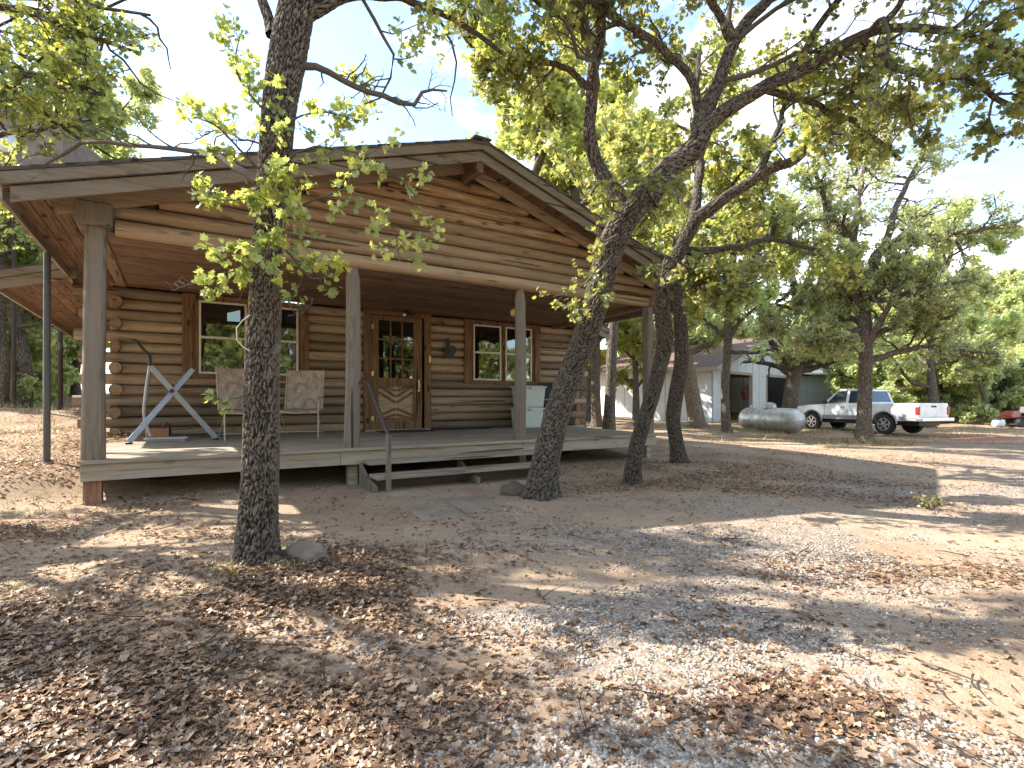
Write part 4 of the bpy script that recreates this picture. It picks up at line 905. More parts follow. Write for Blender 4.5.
# clutter in the right bay
brn=plain('brown canvas',(.32,.16,.09),.9,var=.4); blu=plain('pale blue tarp',(.40,.46,.52),.7)
shelf(7.3,1.4,2.6,1.2,'low dark workbench rack inside the right barn bay',M['trim'],3,name='work_bench')
for i,(x,z,s_,mt,lab) in enumerate(((7.8,1.25,.42,brn,'larger brown canvas bundle on the bench in the right barn bay'),(8.6,1.25,.34,blu,'pale blue tarp bundle on the bench in the right barn bay'),(9.3,1.25,.30,M['rock'],'tan sack on the bench in the right barn bay'))):
    o=rock('bundle',0,0,s_,lab,'bundle','rock',20+i,(1,.7,.9)); o.data.materials[0]=mt; o.location=bloc(x,1.6,z+s_*.6)
# second steel building behind the pickup
sx0=P(797,400,31)[0]; sx1=P(834,400,31)[0]; sh=empty('steel_shed',(sx0,31,.1),R(8),'grey ribbed steel shed with a white roof and open dark bay behind the pickup','shed')
wdt=sx1-sx0
mb=MB(); mb.box(0,wdt,0,.1,-.3,2.55); mb.build('front_wall',M['steelsid'],sh)
mb=MB(); mb.box(0,.1,.102,4,-.3,2.6); mb.build('side_wall',M['steelsid'],sh)
mb=MB(); mb.box(.1,wdt+2.6,4,4.1,-.3,2.7); mb.build('back_wall',M['steelsid'],sh)
mb=MB(); mb.box(wdt-.1,wdt,.102,3.99,-.3,2.5); mb.build('partition',M['dark'],sh)
mb=MB(); V=[(-.3,-.4,2.62),(wdt+2.8,-.4,2.62),(wdt+2.8,4.3,3.25),(-.3,4.3,3.25)]; mb.add(V+[(x,y,z+.08) for x,y,z in V],[(0,3,2,1),(4,5,6,7),(0,1,5,4),(1,2,6,5),(2,3,7,6),(3,0,4,7)]); mb.build('roof',M['wroof'],sh)
for x in(wdt+1.3,wdt+2.6): mb=MB(); mb.box(x-.06,x+.06,-.1,.02,-.3,2.60); mb.build('bay_post',M['trim'],sh)
# ================================================================= PROPANE TANK
tl=Vector(P(745,418,22.7)); trr=Vector(P(799,423,19.9)); tcx=(tl+trr)/2; ang=math.atan2((trr-tl).y,(trr-tl).x); th=Hs(tcx.x,tcx.y)
tank=empty('propane_tank',(tcx.x,tcx.y,th),ang,'long silver domed propane tank lying on the ground in front of the barn','propane tank')
def silver():
    m,t,b=newmat('weathered silver paint'); v=coords(t); n=noise(t,v,4,7,.7); n2=noise(t,v,2,5,.6)
    c=ramp(t,[(.3,(.28,.23,.18)),(.5,(.55,.53,.50)),(.7,(.72,.71,.69))],n); c=mixc(t,ramp(t,[(.6,0),(.75,.7)],n2),c,(.30,.15,.08)); t.links.new(c,b.inputs['Base Color']); b.inputs['Roughness'].default_value=.42; b.inputs['Metallic'].default_value=.55; return m
M['silver']=silver(); tr_=.47; hl=1.55
mb=MB(); prof=[(tr_*math.cos(a),-hl+tr_*.75-tr_*.75*math.sin(a)) for a in [R(x) for x in(88,70,50,30,15,0)]]+[(tr_,hl-tr_*.75)]+[(tr_*math.cos(a),hl-tr_*.75+tr_*.75*math.sin(a)) for a in [R(x) for x in(15,30,50,70,88)]]
mb.lathe((0,0,.52),prof,32,'x'); mb.build('vessel',M['silver'],tank,smooth=True)
for x in(-.55,.0,.62): 
    mb=MB(); mb.lathe((x,0,.52),[(tr_+.001,-.018),(tr_+.007,-.01),(tr_+.007,.01),(tr_+.001,.018)],32,'x'); mb.build('weld_band',M['silver'],tank,smooth=True)
mb=MB(); mb.lathe((-.02,0,.96),[(.24,0),(.25,.04),(.23,.16),(.16,.23),(.04,.25)],20); mb.build('valve_dome',M['silver'],tank,smooth=True)
mb=MB(); mb.tube([(-1.1,0,.98),(-1.1,0,1.08)],.035,10); mb.build('lift_lug',M['silver'],tank)
for x in(-.9,.9): mb=MB(); mb.box(x-.12,x+.12,-.3,.3,-.1,.12); mb.build('saddle_block',M['concrete'],tank,bevel=.02)
# ================================================================= PICKUP
rear=Vector((13.77,19.6,0)); front=Vector((12.75,22.5,0)); hd=(front-rear).normalized(); trz=math.atan2(hd.y,hd.x)
mid=(rear+front)/2; side=Vector((hd.y,-hd.x,0)) # right side of truck
# the wheels seen are the left side; centre line lies to the right of them
cxy=mid+side*.74; zg=(Hs(*(rear.xy))+Hs(*(front.xy)))/2
paint=newmat('silver white car paint'); pt,pb=paint[1],paint[2]; pb.inputs['Base Color'].default_value=(.62,.64,.68,1); pb.inputs['Roughness'].default_value=.32; pb.inputs['Coat Weight'].default_value=.6; pb.inputs['Metallic'].default_value=.15
v=coords(pt); pc=ramp(pt,[(.35,(.62,.63,.65)),(.6,(.80,.81,.83))],noise(pt,v,2.5,5)); pt.links.new(pc,pb.inputs['Base Color'])
paint=paint[0]; clad=plain('grey lower cladding',(.30,.30,.31),.5,metal=.2); cglass=newmat('tinted car glass'); cglass[2].inputs['Base Color'].default_value=(.03,.045,.07,1); cglass[2].inputs['Roughness'].default_value=.04; cglass[2].inputs['Specular IOR Level'].default_value=.9; 
nn=noise(cglass[1],coords(cglass[1]),2,2); cglass[1].links.new(ramp(cglass[1],[(0,(.02,.03,.05)),(1,(.05,.07,.1))],nn),cglass[2].inputs['Base Color']); cglass=cglass[0]
chrome=plain('dull chrome',(.6,.6,.6),.25,metal=.9,var=.05); rubber=plain('tyre rubber',(.03,.03,.03),.85,scale=20); redl=plain('red lamp plastic',(.45,.02,.02),.2,var=.1)
tk=empty('pickup_truck',(cxy.x,cxy.y,zg),trz,'silver white extended-cab pickup truck parked behind the propane tank with its tailgate towards us','pickup truck')
WB=(rear-front).length; xr,xf_=-WB/2,WB/2; RW=.365
def arch(cx,r,z0,n=9,rev=False):
    L=[(cx+r*math.cos(a),RW+r*math.sin(a)) for a in np.linspace(math.pi,0,n)]; L=[(x,max(z,z0)) for x,z in L]; return L[::-1] if rev else L
def sidepoly():
    z0=.50; P_=[(-2.72,.62),(-2.70,.52),(xr-.47,z0)]; P_+=arch(xr,.46,z0)+[(xr+.47,z0),(xf_-.47,z0)]+arch(xf_,.46,z0)+[(xf_+.47,.48),(xf_+.86,.50),(xf_+.92,.62),(xf_+.90,.88),(xf_+.80,.98),(xf_+.2,1.06),(xf_-.40,1.10),(-.85,1.12),(-.86,1.13),(-2.70,1.15),(-2.73,1.10)]; return P_
mb=MB(); hwt=.80
# body as slices with slight tumblehome: outer skin in three widths
sp=sidepoly()
V=[];ws=[(-.80,0),(-.86,.0),(.86,0),(.80,0)]
def slicev(y,ins):
    return [(x,y,z) for x,z in sp]
n=len(sp); mb.add([(x,-hwt+ (0 if z<1.0 else .03),z) for x,z in sp]+[(x,hwt-(0 if z<1.0 else .03),z) for x,z in sp],[tuple(range(n-1,-1,-1)),tuple(range(n,2*n))]+[(i,(i+1)%n,(i+1)%n+n,i+n) for i in range(n)])
body=mb.build('body',paint,tk,bevel=.035,seg=3)
mb=MB()   # cab greenhouse
gb=[(-.84,1.11),(xf_-.42,1.09)]; gt=[(-.66,1.62),(-.40,1.68),(.30,1.68),(.52,1.62)]
bot=[(-.84,1.10),(-.84,1.10),(1.02,1.09),(1.06,1.08)]
V=[]
for y,yt in((-.77,-.62),(.77,.62)):
    V+= [(-.84,y,1.10),(1.08,y,1.08),(.46,yt,1.66),(.28,yt,1.70),(-.45,yt,1.70),(-.66,yt,1.66)]
mb.add(V,[(0,1,2,3,4,5),(11,10,9,8,7,6),(0,6,7,1),(1,7,8,2),(2,8,9,3),(3,9,10,4),(4,10,11,5),(5,11,6,0)]); mb.build('cab_roof',paint,body,bevel=.03,seg=3)
def inset(name,quad,off,nrm):   # thin solid pane in front of a sloping face
    nv=Vector(nrm).normalized(); q=[Vector(p)+nv*off for p in quad]; q2=[p-nv*.012 for p in q]; mb=MB(); k=len(q); mb.add(q+q2,[tuple(range(k)),tuple(range(2*k-1,k-1,-1))]+[(i,(i+1)%k,(i+1)%k+k,i+k) for i in range(k)]); return mb.build(name,cglass,tk)
for sy in(1,-1):
    f=lambda x,z: (x,sy*(.77-(z-1.1)*.15/.58),z)
    inset('side_window',[f(.02,1.15),f(.84,1.14),f(.42,1.60),f(.02,1.62)],.008,(0,sy,.26))
    inset('side_window',[f(-.60,1.16),f(-.10,1.15),f(-.10,1.62),f(-.50,1.61)],.008,(0,sy,.26))
inset('windscreen',[(1.0,-.68,1.16),(1.0,.68,1.16),(.54,.57,1.60),(.54,-.57,1.60)],.012,(.68,0,.72))
inset('rear_window',[(-.815,-.62,1.18),(-.815,.62,1.18),(-.69,.54,1.60),(-.69,-.54,1.60)],.010,(-.95,0,.3))
mb=MB(); mb.box(-2.735,-2.70,-.70,.70,.66,1.13); tg=mb.build('tailgate',paint,tk,bevel=.012)
mb=MB(); mb.box(-2.748,-2.736,-.13,.13,1.0,1.06); mb.build('handle',M['blackm'],tg)
for sy in(1,-1):
    mb=MB(); mb.box(-2.75,-2.64,min(sy*.705,sy*.822),max(sy*.705,sy*.822),.74,1.02); mb.build('tail_lamp',redl,tk,bevel=.015)
    mb=MB(); mb.box(xf_+.80,xf_+.93,min(sy*.55,sy*.80),max(sy*.55,sy*.80),.74,.90); mb.build('headlight',plain('lamp lens',(.7,.7,.7),.1),tk,bevel=.02)
    mb=MB(); mb.tube([(.80,sy*.78,1.16),(.82,sy*.90,1.18)],.02,6); mb.box(.74,.86,min(sy*.88,sy*1.0),max(sy*.88,sy*1.0),1.10,1.24); mb.build('side_mirror',M['blackm'],tk,bevel=.02)
    mb=MB(); mb.box(xr+.50,xf_-.50,min(sy*.795,sy*.815),max(sy*.795,sy*.815),.50,.66); mb.box(-2.70,xr-.50,min(sy*.795,sy*.815),max(sy*.795,sy*.815),.52,.66); mb.build('side_cladding',clad,tk,bevel=.006)
    for cx in(xr,xf_):
        mb=MB(); pts=[(cx+.475*math.cos(a),sy*.805,RW+.475*math.sin(a)) for a in np.linspace(math.pi*.98,.02,14)]; mb.tube(pts,.032,8); mb.build('wheel_flare',clad,tk,smooth=True)
    for x in(-.06,.95,-.74): mb=MB(); mb.box(x-.006,x+.006,min(sy*.797,sy*.803),max(sy*.797,sy*.803),.66,1.08); mb.build('door_seam',M['blackm'],tk)
    mb=MB(); mb.box(.04,.20,min(sy*.803,sy*.83),max(sy*.803,sy*.83),.96,1.0); mb.build('door_handle',clad,tk,bevel=.008)
mb=MB(); mb.box(-2.90,-2.74,-.84,.84,.50,.64); mb.build('rear_bumper',chrome,tk,bevel=.03,seg=3)
mb=MB(); mb.box(xf_+.86,xf_+1.0,-.84,.84,.44,.66); mb.build('front_bumper',chrome,tk,bevel=.03,seg=3)
mb=MB(); mb.box(-2.6,xf_+.6,-.55,.55,.34,.49); mb.build('chassis',M['blackm'],tk,bevel=.02)
for cx in(xr,xf_):
    for sy in(1,-1):
        w_=empty('wheel',(cx,sy*.72,RW),0); w_.parent=tk
        mb=MB(); y0,y1=-.11,.11; mb.lathe((0,0,0),[(.235,y0),(.33,y0),(.36,y0+.03),(.365,0),(.36,y1-.03),(.33,y1),(.235,y1)],28,'y'); mb.build('tyre',rubber,w_,smooth=True)
        mb=MB(); ys=sy*.112; mb.lathe((0,0,0),[(.232,ys-.02*sy),(.238,ys),(.205,ys),(.19,ys-sy*.035)],24,'y')
        for k_ in range(6):
            a=k_*math.pi/3; mb.beam((.05*math.cos(a),ys-sy*.01,.05*math.sin(a)),(.205*math.cos(a),ys-sy*.01,.205*math.sin(a)),.02,.06,up=(-math.sin(a),0,math.cos(a)))
        mb.lathe((0,ys-sy*.015,0),[(.065,-.01),(.06,.015),(.03,.02)],16,'y'); mb.build('rim',chrome,w_,bevel=.004)
# ================================================================= yard things on the right
mx_,my_,_=P(1017,400,24); mh=Hs(mx_,my_)
mw=empty('riding_mower',(mx_,my_,mh),R(200),'red and black riding mower standing by the woods at the right edge','mower')
redp=plain('faded red paint',(.30,.06,.035),.4,var=.2)
mb=MB(); mb.prism([(.15,.38),(.85,.38),(.88,.52),(.78,.66),(.2,.72)],-.24,.24); mb.build('hood',redp,mw,bevel=.04,seg=3)
mb=MB(); mb.box(-.75,.15,-.40,.40,.36,.46); mb.build('fender',redp,mw,bevel=.04,seg=3)
mb=MB(); mb.box(-.30,.42,-.52,.52,.14,.26); mb.build('cutting_deck',M['blackm'],mw,bevel=.04)
mb=MB(); mb.box(-.55,-.15,-.2,.2,.50,.58); mb.beam((-.52,0,.58),(-.62,0,.90),.38,.07,up=(1,0,.2)); mb.build('seat',M['blackm'],mw,bevel=.03)
mb=MB(); mb.tube([(.25,0,.70),(.05,0,.95)],.02,8); mb.lathe((.05,0,.95),[(.15,-.01),(.165,0),(.15,.012)],18); mb.build('steering_wheel',M['blackm'],mw,smooth=True)
for x,r_,wd in((-.5,.27,.24),(.65,.19,.16)):
    for sy in(1,-1): mb=MB(); mb.lathe((x,sy*.42,r_),[(.08,-wd/2),(r_*.9,-wd/2),(r_,-wd/3),(r_,wd/3),(r_*.9,wd/2),(.08,wd/2)],20,'y'); mb.build('wheel',rubber,mw,smooth=True)
bx,by,_=P(998,400,23.6); r=empty('plastic_bucket',(bx,by,Hs(bx,by)+.17),0,'white plastic bucket lying on its side next to the red mower','bucket')
mb=MB(); mb.lathe((0,0,0),[(.13,-.18),(.14,-.17),(.165,.17),(.175,.18),(.16,.17),(.125,-.15)],18,'x'); mb.build('tub',M['wroof'],r,smooth=True)
px_,py_,_=P(935,400,27); pp_=empty('wooden_post',(px_,py_,Hs(px_,py_)),0,'dark slim wooden post standing at the edge of the woods behind the tailgate','post')
mb=MB(); mb.tube([(0,0,-.2),(0,0,1.3),(.02,0,2.6)],[.075,.07,.06],10); mb.build('shaft',M['pole'],pp_,smooth=True); mb=MB(); mb.lathe((.02,0,2.6),[(.075,0),(.075,.03),(.03,.06)],10); mb.build('cap',M['pole'],pp_)
# fallen branches at the wood's edge
for i,(px,py,Y,L_,az,lab) in enumerate(((965,421,25,2.2,.3,'longest grey fallen branch lying at the wood edge left of the mower'),(985,423,24,1.5,-.5,'short crooked fallen branch lying next to the mower bucket'),(915,421,27,1.8,.1,'thin fallen branch lying on the ground behind the pickup bumper'))):
    x,y,_=P(px,py,Y); h=Hs(x,y); r_=np.random.default_rng(40+i); mb=MB(); pts=[Vector((k_*L_/6*math.cos(az),k_*L_/6*math.sin(az),.06+.06*r_.random()+ .05*k_*(i==0))) for k_ in range(7)]; mb.tube(pts,[.05,.048,.04,.035,.03,.02,.012],7)
    for k_ in(2,4): mb.tube([pts[k_],pts[k_]+Vector((.2,.25*(-1)**k_,.25)),pts[k_]+Vector((.5,.35*(-1)**k_,.4))],[.022,.015,.006],6)
    tag(mb.build('fallen_branch',M['barkpale'],smooth=True,loc=(x,y,h)),lab,'branch')
# ================================================================= TREES
g=lambda x,y:Hs(x,y)
def withbase(L):   # sink the first point below the ground
    x,y,z,r=L[0]; return [(x,y,g(x,y)-.12,r*1.02)]+[p for p in L if p[2]>g(x,y)+.02]
# nearest oak
t1=withbase(PX([(256,563,3.55,38),(258,520,3.55,36),(261,450,3.55,34),(263,350,3.56,31),(266,280,3.57,29),(270,220,3.58,29),(275,160,3.6,31),(279,110,3.62,32),(287,60,3.66,35),(297,5,3.7,34),(308,-60,3.75,30),(318,-200,3.8,24),(330,-380,3.9,16)]))
l1=[PX([(292,22,3.68,16),(325,5,3.75,14),(352,-12,3.85,12),(420,-60,4.1,9),(520,-130,4.4,6)]),
    PX([(272,35,3.66,12),(264,5,3.7,10),(245,-50,3.8,8),(190,-130,4.2,5)]),
    PX([(300,-20,3.7,18),(370,-100,4.1,13),(470,-190,4.9,7)]),
    PX([(310,-90,3.75,16),(250,-220,4.3,11),(200,-380,4.9,6)]),
    PX([(325,-300,3.85,12),(300,-450,3.9,8),(260,-600,4.2,5)]),
    PX([(296,15,3.7,11),(370,-5,4.0,8),(450,18,4.4,6),(505,55,4.8,4)])]
sp1=[PX([(268,190,3.55,3),(300,150,3.5,2.5),(345,150,3.45,2),(385,165,3.45,1.6),(415,195,3.45,1.2)]),
     PX([(270,180,3.5,3),(240,150,3.4,2.4),(215,125,3.4,2),(190,115,3.4,1.3)]),
     PX([(268,200,3.5,3),(300,205,3.4,2.2),(350,190,3.3,1.8),(395,235,3.3,1.2),(400,262,3.3,1)]),
     PX([(264,225,3.5,2.6),(290,255,3.4,2.2),(318,280,3.4,1.6),(335,270,3.4,1)]),
     PX([(262,240,3.5,2.6),(240,250,3.35,2),(222,275,3.35,1.6),(205,290,3.3,1)]),
     PX([(270,170,3.5,2.6),(255,190,3.35,2.2),(235,200,3.3,1.8),(205,190,3.3,1)]),
     PX([(275,120,3.55,3),(250,95,3.5,2.4),(235,65,3.5,1.8),(240,35,3.5,1)]),
     PX([(272,150,3.5,2.6),(292,120,3.4,2.2),(320,112,3.4,1.6),(350,118,3.4,1)]),
     PX([(270,200,3.5,3),(275,225,3.3,2),(268,250,3.25,1.6),(262,262,3.2,1)]),
     PX([(268,160,3.5,3),(262,175,3.3,2),(275,190,3.25,1.6),(285,205,3.2,1)]),
     PX([(250,392,3.45,1.6),(238,398,3.42,1.4),(226,398,3.4,1.2),(216,400,3.4,.8)])]
b1=[PX([(258,182,3.6,8),(238,168,3.75,7),(205,151,3.9,5.5),(150,147,4.0,4.5),(95,144,4.05,4),(70,147,4.1,3.6),(52,162,4.1,3),(42,166,4.1,1.6)]),
    PX([(300,66,3.66,9),(322,68,3.7,7.5),(345,77,3.75,6.5),(370,90,3.8,6),(400,104,3.85,5.5),(410,101,3.86,4.5),(425,92,3.9,3.5),(447,91,3.95,2)]),
    PX([(270,150,3.6,2.5),(245,140,3.55,2),(220,132,3.5,1.5),(195,140,3.5,1)]),
    PX([(266,290,3.5,1.8),(285,300,3.45,1.5),(300,315,3.4,1.2),(313,298,3.4,.8)]),
    PX([(262,275,3.5,1.8),(235,272,3.4,1.5),(205,280,3.4,1.2),(172,291,3.4,.8)])]
def sky1(p,r):   # photo: open sky in front, keep those twigs thin
    px=512+p[:,0]/np.maximum(p[:,1],.3)*F; py=HY-(p[:,2]-EYE)/np.maximum(p[:,1],.3)*F
    inview=(px>0)&(px<1024)&(py>-20)&(p[:,1]>.3); k=np.ones(len(p),bool); k&=~(inview&(px>120)&(px<255)&(r.random(len(p))<.93)); k&=~(inview&(px>330)&(px<480)&(py>75)&(r.random(len(p))<.8)); k&=~((p[:,1]<1.6)&(p[:,2]<3.2)); return k
make_tree((t1[0][0],t1[0][1],g(t1[0][0],t1[0][1])),t1,l1,'nearest oak with thick furrowed dark bark and leafy sprouts, standing in front of the porch',bark='bark',detail=True,seed=11,k=(8,6,5),lf=(.45,.5,.5),nleaf=9,lsize=.054,sprleaf=14,sprigs=sp1,bare=b1,filt=sky1,flare=.42,depth=.013)
# leaning oak
t2=withbase(PX([(541,496,6.06,40),(545,465,6.06,37),(553,430,6.06,35),(565,390,6.05,34),(580,350,6.03,33),(594,310,6.0,33),(603,275,5.98,36),(612,245,5.95,36),(628,215,5.9,36),(645,196,5.9,34)],.74))
l2=[PX([(632,212,5.9,24),(612,188,5.9,19),(593,152,5.88,16),(590,110,5.86,14),(597,55,5.8,13),(600,0,5.7,12),(608,-80,5.6,9),(600,-200,5.5,6)],.85),
    PX([(592,92,5.86,8),(562,66,5.8,7),(518,60,5.7,6),(470,45,5.6,4)],.85),
    PX([(597,40,5.8,8),(565,20,5.6,6),(520,-10,5.4,5),(460,-40,5.2,4)],.85),
    PX([(645,198,5.9,32),(675,163,5.85,26),(702,132,5.8,24),(712,96,5.8,17),(733,42,5.8,14),(765,0,5.8,12),(795,-70,5.8,9),(810,-200,5.8,6)],.85),
    PX([(704,118,5.8,11),(686,72,5.75,10),(655,42,5.7,8.5),(620,22,5.6,7),(570,-10,5.5,4)],.85),
    PX([(702,131,5.8,19),(745,98,5.7,16),(800,72,5.6,14),(842,47,5.5,12),(885,27,5.4,10),(950,33,5.2,8),(1010,52,5.0,6),(1060,75,4.9,4)],.85),
    PX([(862,40,5.45,9),(890,64,5.4,9),(935,78,5.3,8),(965,77,5.25,7),(1000,100,5.1,6),(1045,118,5.0,4)],.85),
    PX([(760,88,5.65,9),(800,100,5.9,7),(850,120,6.1,6),(900,160,6.4,4)],.85),
    PX([(790,76,5.6,9),(830,10,5.3,7),(890,-50,5.0,6),(960,-110,4.7,4)],.85),
    PX([(733,42,5.8,10),(700,-20,5.6,8),(680,-100,5.4,5)],.85),
    PX([(630,243,5.9,7),(655,252,5.8,5),(690,268,5.7,4),(740,285,5.7,3)],.85),
    PX([(600,0,5.7,8),(640,-60,5.2,6),(690,-150,4.8,4)],.85),
    PX([(880,28,5.4,8),(930,-30,5.1,6),(1010,-80,4.8,4)],.85)]
sp2=[PX([(612,255,5.8,3),(595,275,5.6,2.2),(575,290,5.5,1.6),(553,297,5.5,1)],.85),PX([(618,235,5.8,3),(600,240,5.6,2.2),(598,220,5.5,1.6),(590,210,5.5,1)],.85),
     PX([(640,205,5.8,3),(650,185,5.6,2.2),(665,180,5.5,1.6),(680,190,5.5,1)],.85),PX([(600,290,5.8,2.5),(585,305,5.6,2),(572,312,5.5,1.2)]) ,
     PX([(625,215,5.8,3),(610,205,5.6,2.2),(618,190,5.5,1.6),(635,180,5.5,1)],.85)]
def f2(p,r):
    px=512+p[:,0]/np.maximum(p[:,1],.3)*F; py=HY-(p[:,2]-EYE)/np.maximum(p[:,1],.3)*F; k=np.ones(len(p),bool)
    k&=~((px<470)&(py>30)); k&=~((py>150)&(px<600)&(r.random(len(p))<.9)); k&=~((py>170)&(px>900)&(r.random(len(p))<.8)); return k
make_tree((t2[0][0],t2[0][1],g(t2[0][0],t2[0][1])),t2,l2,'big forked oak leaning to the right in front of the porch steps',bark='bark',detail=True,seed=12,k=(9,7,5),lf=(.36,.5,.5),nleaf=7,lsize=.066,sprigs=sp2,filt=f2,flare=.7,depth=.015)
# curved oak at the deck corner
t3=withbase(PX([(632,481,7.0,20),(634,460,7.0,18),(641,430,7.0,17),(651,400,7.0,17),(659,370,7.0,17),(665,340,7.0,19),(662,310,6.98,18),(663,285,6.95,17),(680,250,6.95,15),(697,218,6.95,14)],.86))
l3=[PX([(697,218,6.95,13),(727,197,6.95,11),(755,177,7.0,10),(792,160,7.1,9),(815,143,7.2,7),(840,118,7.3,5),(880,90,7.4,4)]),PX([(690,232,6.95,10),(700,170,7.2,8),(695,110,7.5,6),(700,50,7.8,4)]),PX([(680,250,6.95,9),(720,250,7.2,7),(770,240,7.6,5),(820,250,8,3)]),
    PX([(663,285,6.95,6),(690,285,6.9,4),(730,300,6.9,3)]),PX([(760,175,7.0,7),(780,120,7.4,5),(800,60,7.8,3)])]
make_tree((t3[0][0],t3[0][1],g(t3[0][0],t3[0][1])),t3,l3,'slender S-curved dark oak standing at the right front corner of the deck',bark='bark',detail=True,seed=13,k=(7,5,5),lf=(.4,.5,.5),nleaf=9,lsize=.075,flare=.3,depth=.014)
t4=withbase(PX([(680,466,8.8,18),(677,445,8.8,14),(673,420,8.8,14),(676,395,8.8,14),(681,365,8.8,14),(681,330,8.8,13),(679,300,8.8,12),(690,240,8.9,10),(700,160,9.0,7)]))
make_tree((t4[0][0],t4[0][1],g(t4[0][0],t4[0][1])),t4,auto_limbs(None,t4,7,(1.5,2.6),4,start=.5),'thin dark oak with a kinked trunk, just right of the porch corner',bark='bark',detail=True,seed=14,k=(6,5,5),lf=(.45,.5,.5),nleaf=7,lsize=.085,flare=.25,depth=.012)
def seebarn(p,r):
    px=512+p[:,0]/p[:,1]*F; py=HY-(p[:,2]-EYE)/p[:,1]*F; return ~((py>362)&(px<840)) & ~((px>728)&(px<788)&(py>338)&(r.random(len(p))<.85)) & ~((py>385)&(px<960))
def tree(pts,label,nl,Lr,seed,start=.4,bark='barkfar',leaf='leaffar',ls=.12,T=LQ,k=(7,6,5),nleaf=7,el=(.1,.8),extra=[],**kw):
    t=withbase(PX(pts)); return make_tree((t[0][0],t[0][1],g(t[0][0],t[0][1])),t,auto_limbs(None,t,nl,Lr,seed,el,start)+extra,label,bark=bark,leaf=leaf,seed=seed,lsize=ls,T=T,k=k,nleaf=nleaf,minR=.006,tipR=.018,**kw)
tree([(609,432,15,13),(610,400,15,11),(612,350,15,10.5),(614,320,15,10),(618,250,15,8),(620,150,15.2,5)],'straight dark oak seen behind the deck between leaning oak and post',9,(1.8,3.0),21,ls=.11,leaf='leafyel',start=.45,filt=seebarn)
tree([(698,427,21,17),(693,400,21,15),(688,370,21,14),(683,345,21,12),(676,300,21,10),(672,220,21,6)],'pale sunlit oak leaning left in front of the barn wall',12,(1.8,3.2),22,start=.36,el=(-.3,.7),filt=seebarn,bark='barkpale')
tree([(727,432,18.5,9.5),(725,400,18.5,8),(727,360,18.5,7.5),(729,320,18.5,9),(733,260,18.5,7),(738,170,18.5,4)],'slim oak standing right before the left bay of the barn',13,(1.6,3.0),23,start=.30,el=(-.3,.7),filt=seebarn)
tree([(636,425,22,8),(636,390,22,6.5),(635,360,22,5),(634,330,22,3)],'young oak with yellow-green leaves against the barn wall',7,(1.0,1.8),24,start=.35,leaf='leafyel',ls=.13)
t9=[(790,416,23.5,16),(791,395,23.5,14),(795,372,23.5,13.5),(797,362,23.5,13.5)]
ex9=[PX([(797,365,23.5,13),(784,340,23.5,10),(765,322,23.3,8),(755,290,23.2,6),(750,240,23,4)]),PX([(797,362,23.5,13),(812,335,23.6,10),(818,300,23.8,8),(825,240,24,6),(830,180,24,4)]),PX([(797,362,23.5,11),(798,320,23.5,9),(792,270,23.2,6),(790,200,23,4)])]
tree(t9,'thick forked oak rising right behind the propane tank',8,(1.8,3.0),25,start=.8,el=(-.2,.7),filt=seebarn,extra=ex9,k=(9,6,5),ls=.14)
t10=[(864,445,14.7,17),(864,425,14.7,14),(865,390,14.7,12.5),(866,350,14.7,12),(864,310,14.7,12),(862,285,14.7,13)]
ex10=[PX([(862,290,14.7,12),(853,262,14.7,10),(848,240,14.6,8),(832,215,14.4,6),(815,170,14.2,4)]),PX([(863,288,14.7,12),(873,262,14.7,11),(884,248,14.7,10),(905,240,14.6,8),(950,235,14.4,6),(1000,225,14,4)]),
     PX([(853,262,14.7,8),(855,225,14.8,7),(862,180,15,5),(870,130,15.2,3)]),PX([(884,250,14.7,8),(895,210,14.9,6),(920,160,15.1,4),(940,130,15.2,3)]),PX([(864,310,14.7,8),(835,270,14.4,6),(800,245,14.2,4),(770,230,14,3)]),
     PX([(866,340,14.7,7),(900,325,14.4,5),(950,318,14,4)]),PX([(862,285,14.7,8),(880,300,14.2,6),(915,290,13.6,4),(970,280,13,3)]),PX([(864,330,14.7,6),(835,335,14.4,4),(805,345,14.2,3)])]
tree(t10,'broad oak with open spreading crown whose trunk stands before the pickup',8,(1.8,3.0),26,start=.55,el=(-.1,.7),filt=seebarn,extra=ex10,k=(10,7,5),ls=.095,nleaf=8)
tree([(990,422,26,5.5),(985,400,26,4.5),(977,375,26,4.2),(972,355,26,4),(960,335,26,4)],'thin dark leaning tree at the wood edge near the mower',6,(1.4,2.4),27,start=.5)
# trees just outside the left of the picture: their crowns and shade reach in
def offt(x,y,h,rad,n,Lr,seed,label,extra=(),**kw0):
    return offt_(x,y,h,rad,n,Lr,seed,label,extra=list(extra),**kw0)
def offt_(x,y,h,rad,n,Lr,seed,label,extra=[],ls=.085,k=(7,6,5),nleaf=8,leaf='leaf',start=.35,T=LT,group=None,filt=None):
    r_=np.random.default_rng(seed); z=g(x,y); t=[(x,y,z-.15,rad*1.1)]; 
    for i in range(1,7): t.append((x+r_.normal()*.10*i,y+r_.normal()*.10*i,z+h*i/7,rad*(1-.11*i)))
    return make_tree((x,y,z),t,auto_limbs(None,t,n,Lr,seed,(.15,.8),start)+extra,label,bark='barkfar',leaf=leaf,seed=seed,lsize=ls,k=k,nleaf=nleaf,T=T,group=group,filt=filt,minR=.005,tipR=.014)
def keepleft(p,r):
    px=512+p[:,0]/np.maximum(p[:,1],.3)*F; py=HY-(p[:,2]-EYE)/np.maximum(p[:,1],.3)*F
    return ~((p[:,1]>.2)&(px>150-.45*np.abs(py-40)+r.normal(size=len(p))*10)&(py>-60)&(py<150)) & ~((p[:,1]>.2)&(px>10)&(py>=150)&(py<420))
